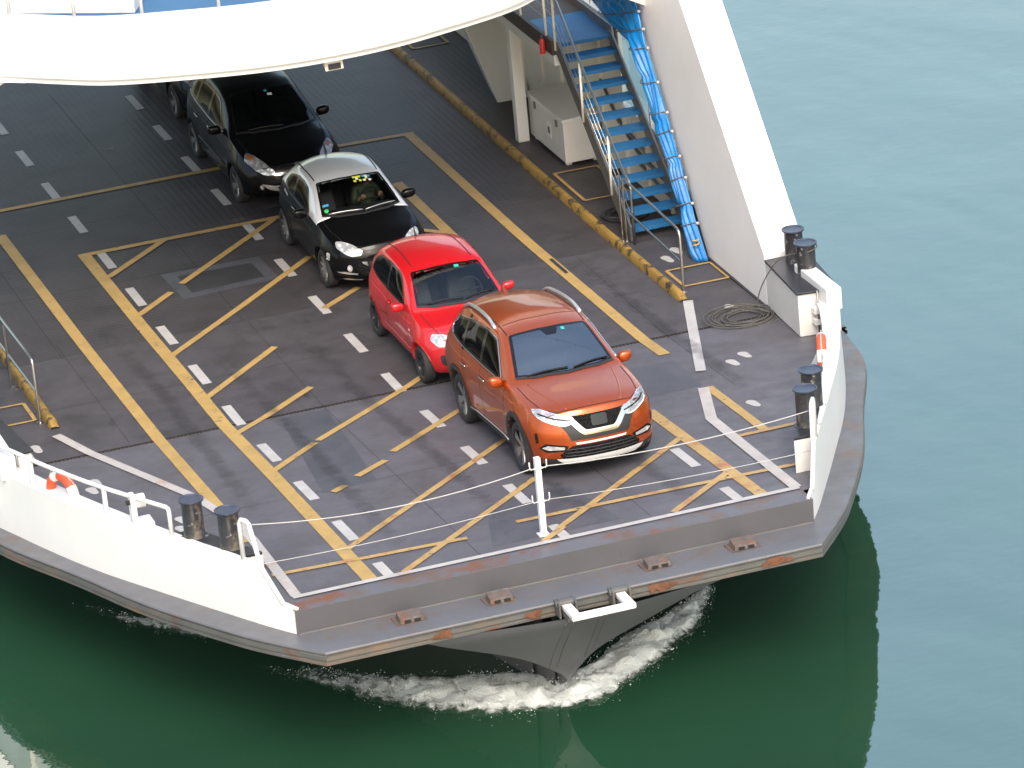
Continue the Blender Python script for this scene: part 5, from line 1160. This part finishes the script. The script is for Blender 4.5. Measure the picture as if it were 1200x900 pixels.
# ---- black car with a silver roof
def adam():
    c = Car('two_tone_hatchback', 'black small car with silver roof, parked behind the red car', 'black_paint', 3.70, .86,
        zc=[(0, .78), (.1, .82), (.4, .90), (.85, .97), (1.02, 1.0), (1.4, 1.20), (1.85, 1.40), (2.1, 1.455), (2.5, 1.48), (2.9, 1.455), (3.25, 1.37), (3.42, 1.28), (3.55, 1.08), (3.65, .92), (3.70, .84)],
        zs=[(0, .69), (.3, .80), (1, .91), (1.7, .95), (2.6, 1.01), (3.2, 1.09), (3.5, 1.02), (3.70, .82)],
        zr=[(0, .74), (.3, .85), (.85, .93), (1.1, .965), (1.5, 1.17), (1.9, 1.335), (2.2, 1.39), (2.6, 1.405), (3.0, 1.35), (3.3, 1.24), (3.55, 1.05), (3.70, .83)],
        wr=[(0, .50), (.6, .62), (1.1, .72), (1.5, .65), (1.9, .60), (2.5, .59), (3.2, .53), (3.70, .48)], ws=[(0, .66), (.3, .74), (1, .785), (2, .795), (3, .79), (3.5, .72), (3.70, .64)],
        wm=[(0, .74), (.2, .80), (.7, .85), (2, .84), (3.1, .855), (3.5, .80), (3.70, .72)], zb=[(0, .22), (.5, .19), (2.8, .19), (3.3, .24), (3.70, .34)],
        fy=[(.2, .1), (.32, .02), (.45, 0), (.6, .01), (.72, .06), (.84, .14)], ry=[(.3, .06), (.5, 0), (.9, .05)], ax=(.80, 3.12), R=.315, Bf=.42, Br=.26, nf=2.3, flare=.02, zm=.64, roof='silver_roof', roof_y=1.12)
    c.window('windscreen', [(-.66, 1.22, 0), (-.42, 1.10, 0), (0, 1.04, 0), (.42, 1.10, 0), (.66, 1.22, 0), (.535, 1.90, 0), (.3, 1.85, 0), (0, 1.83, 0), (-.3, 1.85, 0), (-.535, 1.90, 0)], TOP, 'car_glass', .03, False, rnd=.04)
    c.window('side_window', [(0, 1.55, .985), (0, 2.2, 1.0), (0, 2.75, 1.06), (0, 3.0, 1.13), (0, 2.95, 1.25), (0, 2.6, 1.33), (0, 2.2, 1.34), (0, 1.95, 1.29)], LD, 'car_glass_dark', .03, True, None, .07)
    c.patch('window_pillar', [(0, 2.40, 1.02), (0, 2.5, 1.02), (0, 2.52, 1.34), (0, 2.42, 1.34)], LD, 'gloss_black', .0075)
    c.patch('roof_line', [(-.545, 1.98, 0), (-.525, 1.98, 0), (-.535, 2.6, 0), (-.47, 3.2, 0), (-.49, 3.2, 0), (-.555, 2.6, 0)], TOP, 'gap', .004)
    c.patch('headlight', [(-.42, 0, .66), (-.42, 0, .735), (-.55, .1, .80), (-.67, .25, .84), (-.73, .4, .84), (-.72, .35, .76), (-.62, .15, .67), (-.52, .1, .64)], FL, 'lamp_inner', .005, True, rnd=.05)
    c.patch('headlight_cover', [(-.43, 0, .665), (-.43, 0, .73), (-.55, .1, .79), (-.67, .25, .83), (-.72, .4, .83), (-.71, .35, .765), (-.62, .15, .68), (-.52, .1, .65)], FL, 'lamp_cover', .012, True, rnd=.05)
    c.patch('grille', [(-.42, 0, .60), (.42, 0, .60), (.46, 0, .42), (.3, 0, .30), (-.3, 0, .30), (-.46, 0, .42)], FR, 'grille_mesh', .005, False, rnd=.05)
    c.patch('grille_trim', [(-.38, 0, .565), (-.30, 0, .515), (.30, 0, .515), (.38, 0, .565), (.36, 0, .53), (.28, 0, .48), (-.28, 0, .48), (-.36, 0, .53)], FR, 'chrome', .014, False, rnd=.01)
    c.patch('number_plate', [(-.26, 0, .43), (.26, 0, .43), (.26, 0, .33), (-.26, 0, .33)], FR, 'number_plate', .016, False)
    c.patch('fog_lamp', [(-.60+.055*math.cos(t), .1, .46+.055*math.sin(t)) for t in np.linspace(0, 2*math.pi, 17)[:-1]], FL, 'lamp_inner', .01)
    c.patch('fog_trim', [(-.48, .05, .37), (-.68, .15, .40), (-.76, .3, .39), (-.66, .15, .36), (-.5, .05, .345)], FL, 'satin_silver', .008, rnd=.01); c.patch('lip_trim', [(-.45, 0, .265), (-.66, .15, .285), (-.70, .25, .27), (-.5, 0, .245)], FL, 'satin_silver', .008)
    c.gap([(-.68, 1.1, 1.2), (-.66, .7, 1.2), (-.56, .3, 1.2), (-.3, .13, 1.2), (0, .10, 1.2)], TOP)
    c.patch('cowl', [(-.66, 1.20, 0), (-.42, 1.07, 0), (0, 1.01, 0), (.42, 1.07, 0), (.66, 1.20, 0), (.66, 1.23, 0), (.42, 1.12, 0), (0, 1.06, 0), (-.42, 1.12, 0), (-.66, 1.23, 0)], TOP, 'plastic', .007, False)
    for a, b in (((-.55, 1.19, 0), (.0, 1.12, 0)), ((.05, 1.11, 0), (.58, 1.22, 0))): c.tube_on('wiper', [a, b], TOP, .009, 'satin_silver', .018, False)
    c.gap([(0, 1.42, .95), (0, 1.35, .6), (0, 1.37, .28), (0, 2.3, .27), (0, 2.48, .55), (0, 2.47, 1.02)], LD); c.tube_on('door_handle', [(0, 2.22, .86), (0, 2.33, .865), (0, 2.42, .865)], LD, .014, 'chrome', .018)
    c.tube_on('shoulder_crease', [(0, 1.0, .80), (0, 2.0, .83), (0, 3.2, .93)], LD, .010, 'black_paint', -.002); c.patch('side_badge', [(0, 2.72, .99), (0, 2.93, 1.04), (0, 2.93, 1.0), (0, 2.72, .95)], LD, 'satin_silver', .006, rnd=.01)
    c.patch('bumper_reflector', [(-.77, .45, .66), (-.80, .55, .66), (-.81, .55, .55), (-.79, .45, .54)], FL, 'lamp_inner', .006, rnd=.03)
    c.arches(.02, 'black_paint'); c.wheels('alloy_bright', 10, .20, .02); c.mirror_wing(1.60, 1.01, 'black_paint', out=.13, size=(.12, .065, .075))
    h = c.bvh.ray_cast(Vector((0, 3.1, 3)), Vector((0, 0, -1)))[0]; c.part(MB().tube([(0, 3.1, h.z-.01), (0, 3.11, h.z+.03), (0, 3.2, h.z+.16)], [.03, .02, .006], 8), 'antenna', 'plastic', smooth=True)
    # chequered ornaments hung at the top of the windscreen
    for q, x in enumerate((.05, .21)):
        for i in range(3):
            for j in range(3):
                if (i+j) % 2 == 0 or (i == 1 and j == 0):
                    m = ('sticker_yellow', 'sticker_blue', 'sticker_yellow', 'sticker_white')[(i*2+j+q) % 4]; a, b = x+.045*i, 1.80-.045*j
                    c.patch('windscreen_ornament', [(a, b, 0), (a+.045, b, 0), (a+.045, b-.045, 0), (a, b-.045, 0)], TOP, m, .008, False)
    c.patch('windscreen_sticker', [(-.56+.035*math.cos(t), 1.27+.035*math.sin(t), 0) for t in np.linspace(0, 2*math.pi, 15)[:-1]], TOP, 'sticker_green', .008, False); c.patch('windscreen_sticker', [(-.60, 1.36, 0), (-.50, 1.34, 0), (-.49, 1.38, 0), (-.58, 1.40, 0)], TOP, 'sticker_blue', .008, False)
    for sx in (-1, 1): c.patch('tail_lamp', [(sx*.52, 5, .95), (sx*.68, 5, .95), (sx*.68, 5, .80), (sx*.52, 5, .80)], (0, -1, 0), 'red', .005, False)
    c.finish(); c.cabin(1.55, .96, (1.75, 2.5)); c.place(1.18, 12.38, 0, (1.02, 1.0, 1.04))
    return c
adam_car = adam()

# ---- black people carrier
def scenic(name, label, paint, x, yf, rz=0, rim='alloy'):
    c = Car(name, label, paint, 4.34, .92,
        zc=[(0, .76), (.1, .81), (.4, .93), (.85, 1.05), (1.0, 1.095), (1.45, 1.32), (2.0, 1.545), (2.3, 1.605), (2.8, 1.64), (3.4, 1.62), (3.95, 1.52), (4.1, 1.40), (4.22, 1.15), (4.3, .95), (4.34, .86)],
        zs=[(0, .68), (.3, .82), (1, .96), (1.8, 1.01), (2.8, 1.06), (3.6, 1.13), (4.1, 1.1), (4.34, .84)],
        zr=[(0, .73), (.3, .87), (.85, .99), (1.15, 1.03), (1.6, 1.28), (2.1, 1.48), (2.4, 1.54), (3.0, 1.56), (3.6, 1.50), (4.0, 1.38), (4.2, 1.12), (4.34, .85)],
        wr=[(0, .50), (.6, .62), (1.15, .76), (1.6, .68), (2.1, .62), (3, .61), (3.9, .56), (4.34, .5)], ws=[(0, .68), (.3, .77), (1, .83), (2, .845), (3.4, .84), (4.1, .77), (4.34, .66)],
        wm=[(0, .78), (.2, .85), (.8, .91), (2, .90), (3.6, .91), (4.1, .86), (4.34, .76)], zb=[(0, .22), (.5, .20), (3.2, .20), (3.9, .25), (4.34, .36)],
        fy=[(.2, .1), (.32, .02), (.45, 0), (.6, .02), (.72, .07), (.84, .16)], ry=[(.3, .06), (.5, 0), (.9, .05)], ax=(.87, 3.60), R=.32, Bf=.46, Br=.26, nf=2.2, flare=.016, zm=.64)
    c.window('windscreen', [(-.70, 1.22, 0), (-.42, 1.06, 0), (0, 1.0, 0), (.42, 1.06, 0), (.70, 1.22, 0), (.565, 2.08, 0), (.3, 2.02, 0), (0, 2.0, 0), (-.3, 2.02, 0), (-.565, 2.08, 0)], TOP, 'car_glass', .03, False, rnd=.04)
    c.window('side_window', [(0, 1.62, 1.05), (0, 2.4, 1.06), (0, 3.2, 1.12), (0, 3.75, 1.18), (0, 3.82, 1.26), (0, 3.5, 1.42), (0, 3.0, 1.48), (0, 2.4, 1.47), (0, 2.15, 1.42)], LD, 'car_glass_dark', .03, True, None, .07)
    for a in (2.5, 3.25): c.patch('window_pillar', [(0, a-.05, 1.08), (0, a+.05, 1.08), (0, a+.08, 1.48), (0, a-.02, 1.48)], LD, 'gloss_black', .0075)
    c.tube_on('window_trim', [(0, 1.6, 1.035), (0, 2.4, 1.05), (0, 3.2, 1.105), (0, 3.8, 1.17)], LD, .010, 'satin_silver', .006)
    hl = [(-.42, 0, .62), (-.46, .02, .70), (-.58, .15, .80), (-.70, .35, .90), (-.77, .55, .93), (-.78, .5, .82), (-.70, .25, .70), (-.58, .1, .62)]
    c.patch('headlight', hl, FL, 'lamp_inner', .005, True, rnd=.04); c.patch('headlight_cover', hl, FL, 'lamp_cover', .013, True, rnd=.05)
    c.patch('indicator', [(-.70, .4, .89), (-.755, .5, .91), (-.75, .45, .85), (-.70, .35, .83)], FL, 'amber', .010, True, rnd=.02)
    c.patch('grille', [(-.40, 0, .60), (.40, 0, .60), (.36, 0, .54), (-.36, 0, .54)], FR, 'gloss_black', .005, False, rnd=.02); c.patch('grille_trim', [(-.42, 0, .645), (.42, 0, .645), (.38, 0, .605), (-.38, 0, .605)], FR, 'chrome', .012, False, rnd=.01)
    c.patch('lower_intake', [(-.44, 0, .47), (.44, 0, .47), (.36, 0, .30), (-.36, 0, .30)], FR, 'grille_mesh', .005, False, rnd=.04)
    c.patch('intake_trim', [(-.60, .05, .475), (-.40, 0, .44), (.40, 0, .44), (.60, .05, .475), (.50, 0, .38), (.36, 0, .345), (-.36, 0, .345), (-.50, 0, .38)], FR, 'satin_silver', .016, False, rnd=.03); c.patch('lower_intake', [(-.36, 0, .425), (.36, 0, .425), (.33, 0, .36), (-.33, 0, .36)], FR, 'gloss_black', .02, False)
    c.patch('fog_lamp', [(-.66+.04*math.cos(t), .1, .42+.04*math.sin(t)) for t in np.linspace(0, 2*math.pi, 15)[:-1]], FL, 'lamp_inner', .01)
    c.gap([(-.74, 1.12, 1.3), (-.68, .6, 1.3), (-.52, .25, 1.3), (-.3, .12, 1.3), (0, .09, 1.3)], TOP)
    c.patch('cowl', [(-.70, 1.20, 0), (-.42, 1.03, 0), (0, .97, 0), (.42, 1.03, 0), (.70, 1.20, 0), (.70, 1.23, 0), (.42, 1.08, 0), (0, 1.02, 0), (-.42, 1.08, 0), (-.70, 1.23, 0)], TOP, 'plastic', .007, False)
    for a, b in (((-.5, 1.14, 0), (.1, 1.07, 0)),): c.tube_on('wiper', [a, b], TOP, .009, 'plastic', .018, False)
    c.gap([(0, 1.50, .99), (0, 1.44, .6), (0, 1.46, .28), (0, 3.0, .28), (0, 3.15, .6), (0, 3.28, 1.1)], LD); c.gap([(0, 2.5, 1.06), (0, 2.48, .28)], LD)
    for y in (2.32, 3.12): c.tube_on('door_handle', [(0, y-.1, .90), (0, y, .905), (0, y+.1, .91)], LD, .014, 'chrome', .018)
    c.tube_on('side_trim', [(0, 1.5, .50), (0, 3.1, .54)], LD, .016, 'plastic', .006); c.tube_on('shoulder_crease', [(0, 1.0, .86), (0, 2.2, .90), (0, 4.0, .99)], LD, .010, paint, -.002)
    c.arches(.018, paint); c.wheels(rim, 5, .205, .02); c.mirror_wing(1.66, 1.07, paint, out=.12, size=(.115, .065, .08))
    c.patch('windscreen_sticker', [(.03, 1.93, 0), (.08, 1.93, 0), (.08, 1.87, 0), (.03, 1.87, 0)], TOP, 'sticker_teal', .008, False); c.patch('windscreen_sticker', [(.06, 1.83, 0), (.14, 1.83, 0), (.14, 1.77, 0), (.06, 1.77, 0)], TOP, 'sticker_white', .008, False)
    for sx in (-1, 1): c.patch('tail_lamp', [(sx*.6, 5, 1.1), (sx*.74, 5, 1.1), (sx*.74, 5, .80), (sx*.6, 5, .80)], (0, -1, 0), 'red', .005, False)
    c.finish(); c.cabin(1.62, 1.02, (1.9, 2.8)); c.place(x, yf, rz, (1.03, 1.02, 1.03)); return c
scenic('black_people_carrier', 'black people carrier parked behind the silver-roofed black car', 'black_paint', 1.10, 17.24)
scenic('dark_blue_car', 'dark car half hidden under the white fascia behind the black people carrier', 'dark_blue_paint', 1.35, 22.4, 0, 'alloy')

# ---- driver of the two-tone car
def driver(car):
    # seated skeleton in the car's frame: (x, y from the front, z), radius
    J = {'pelvis': ((.36, 2.14, .62), .15), 'waist': ((.36, 2.17, .76), .135), 'chest': ((.36, 2.19, .96), .15), 'neck0': ((.36, 2.18, 1.10), .07), 'neck': ((.36, 2.165, 1.15), .052), 'head0': ((.36, 2.14, 1.21), .082), 'head1': ((.36, 2.13, 1.28), .088), 'head2': ((.36, 2.14, 1.335), .06)}
    ed = [('pelvis', 'waist'), ('waist', 'chest'), ('chest', 'neck0'), ('neck0', 'neck'), ('neck', 'head0'), ('head0', 'head1'), ('head1', 'head2')]
    for sx, n in ((-1, 'l'), (1, 'r')):
        x = .36; J['sh'+n] = ((x+sx*.17, 2.19, 1.05), .065); J['el'+n] = ((x+sx*.24, 2.03, .86), .05); J['wr'+n] = ((x+sx*.17, 1.86, .98), .034); J['pa'+n] = ((x+sx*.15, 1.82, 1.01), .034)
        J['hip'+n] = ((x+sx*.10, 2.08, .62), .10); J['kn'+n] = ((x+sx*.14, 1.68, .68), .075); J['an'+n] = ((x+sx*.14, 1.45, .36), .05); J['to'+n] = ((x+sx*.14, 1.33, .34), .04)
        ed += [('chest', 'sh'+n), ('sh'+n, 'el'+n), ('el'+n, 'wr'+n), ('wr'+n, 'pa'+n), ('pelvis', 'hip'+n), ('hip'+n, 'kn'+n), ('kn'+n, 'an'+n), ('an'+n, 'to'+n)]
        for q in range(4):
            f0, f1 = 'f%d%s' % (q, n), 'g%d%s' % (q, n); dx = (q-1.5)*.017
            J[f0] = ((x+sx*.15+dx, 1.785, 1.035), .0095); J[f1] = ((x+sx*.15+dx, 1.80, 1.065-.004*q), .008); ed += [('pa'+n, f0), (f0, f1)]
        J['th'+n] = ((x+sx*.115, 1.80, 1.0), .010); J['ti'+n] = ((x+sx*.105, 1.79, 1.03), .009); ed += [('pa'+n, 'th'+n), ('th'+n, 'ti'+n)]
    names = list(J); me = bpy.data.meshes.new('person'); base = Vector((.36, 2.14, .56))
    me.from_pydata([tuple(Vector(J[k][0])-base) for k in names], [(names.index(a), names.index(b)) for a, b in ed], [])
    o = bpy.data.objects.new('person', me); COL.objects.link(o)
    sk = o.modifiers.new('skin', 'SKIN'); sk.use_smooth_shade = True
    for v, k in zip(me.skin_vertices[0].data, names): v.radius = (J[k][1], J[k][1]); v.use_root = k == 'pelvis'
    o.modifiers.new('sub', 'SUBSURF').levels = 1; o.modifiers['sub'].render_levels = 2
    m = mat('person_skin_and_clothes', (.50, .27, .19), .6); nt = m.node_tree; tc = nt.nodes.new('ShaderNodeTexCoord'); sp = nt.nodes.new('ShaderNodeSeparateXYZ'); nt.links.new(tc.outputs['Object'], sp.inputs[0])
    g1 = nd(nt, 'ShaderNodeMath', operation='LESS_THAN'); g1.inputs[1].default_value = .545; nt.links.new(sp.outputs['Z'], g1.inputs[0])
    g2 = nd(nt, 'ShaderNodeMath', operation='GREATER_THAN'); g2.inputs[1].default_value = -.25; nt.links.new(sp.outputs['Y'], g2.inputs[0])
    mu = nd(nt, 'ShaderNodeMath', operation='MULTIPLY'); nt.links.new(g1.outputs[0], mu.inputs[0]); nt.links.new(g2.outputs[0], mu.inputs[1])
    mx = nd(nt, 'ShaderNodeMix', data_type='RGBA'); mx.inputs[6].default_value = (.50, .27, .19, 1); mx.inputs[7].default_value = (.07, .09, .045, 1); nt.links.new(mu.outputs[0], mx.inputs[0]); nt.links.new(mx.outputs[2], nt.nodes['Principled BSDF'].inputs['Base Color'])
    me.materials.append(m)
    hm = MB(); rows = []
    for i in range(9):
        t = i/8*math.pi*.62; rows.append([(.093*math.sin(t)*math.cos(a), .02+.10*math.sin(t)*math.sin(a), .70+.085*math.cos(t)) for a in np.linspace(0, 2*math.pi, 17)])
    hm.grid(rows); hm.build('hair', 'hair', o, smooth=True)
    fm = MB(); fm.hexa([(-.012, -.115, .665), (.012, -.115, .665), (.012, -.09, .665), (-.012, -.09, .665)], [(-.006, -.098, .70), (.006, -.098, .70), (.006, -.09, .70), (-.006, -.09, .70)]); fm.build('nose', 'skin', o, bevel=.004)
    for sx in (-1, 1): MB().lathe([(.0001, -.011), (.011, -.004), (.011, .004), (.0001, .011)], (sx*.033, -.088, .70), 10).build('eye', 'gap', o, smooth=True)
    o.matrix_world = Matrix.Translation(car.e.location) @ Matrix.Rotation(car.e.rotation_euler.x, 4, 'X') @ Matrix.Diagonal((*car.e.scale, 1)) @ Matrix.Translation(Vector(car.loc(base)))
    tag(o, 'driver in an olive top at the wheel of the silver-roofed car', 'person')
driver(adam_car)
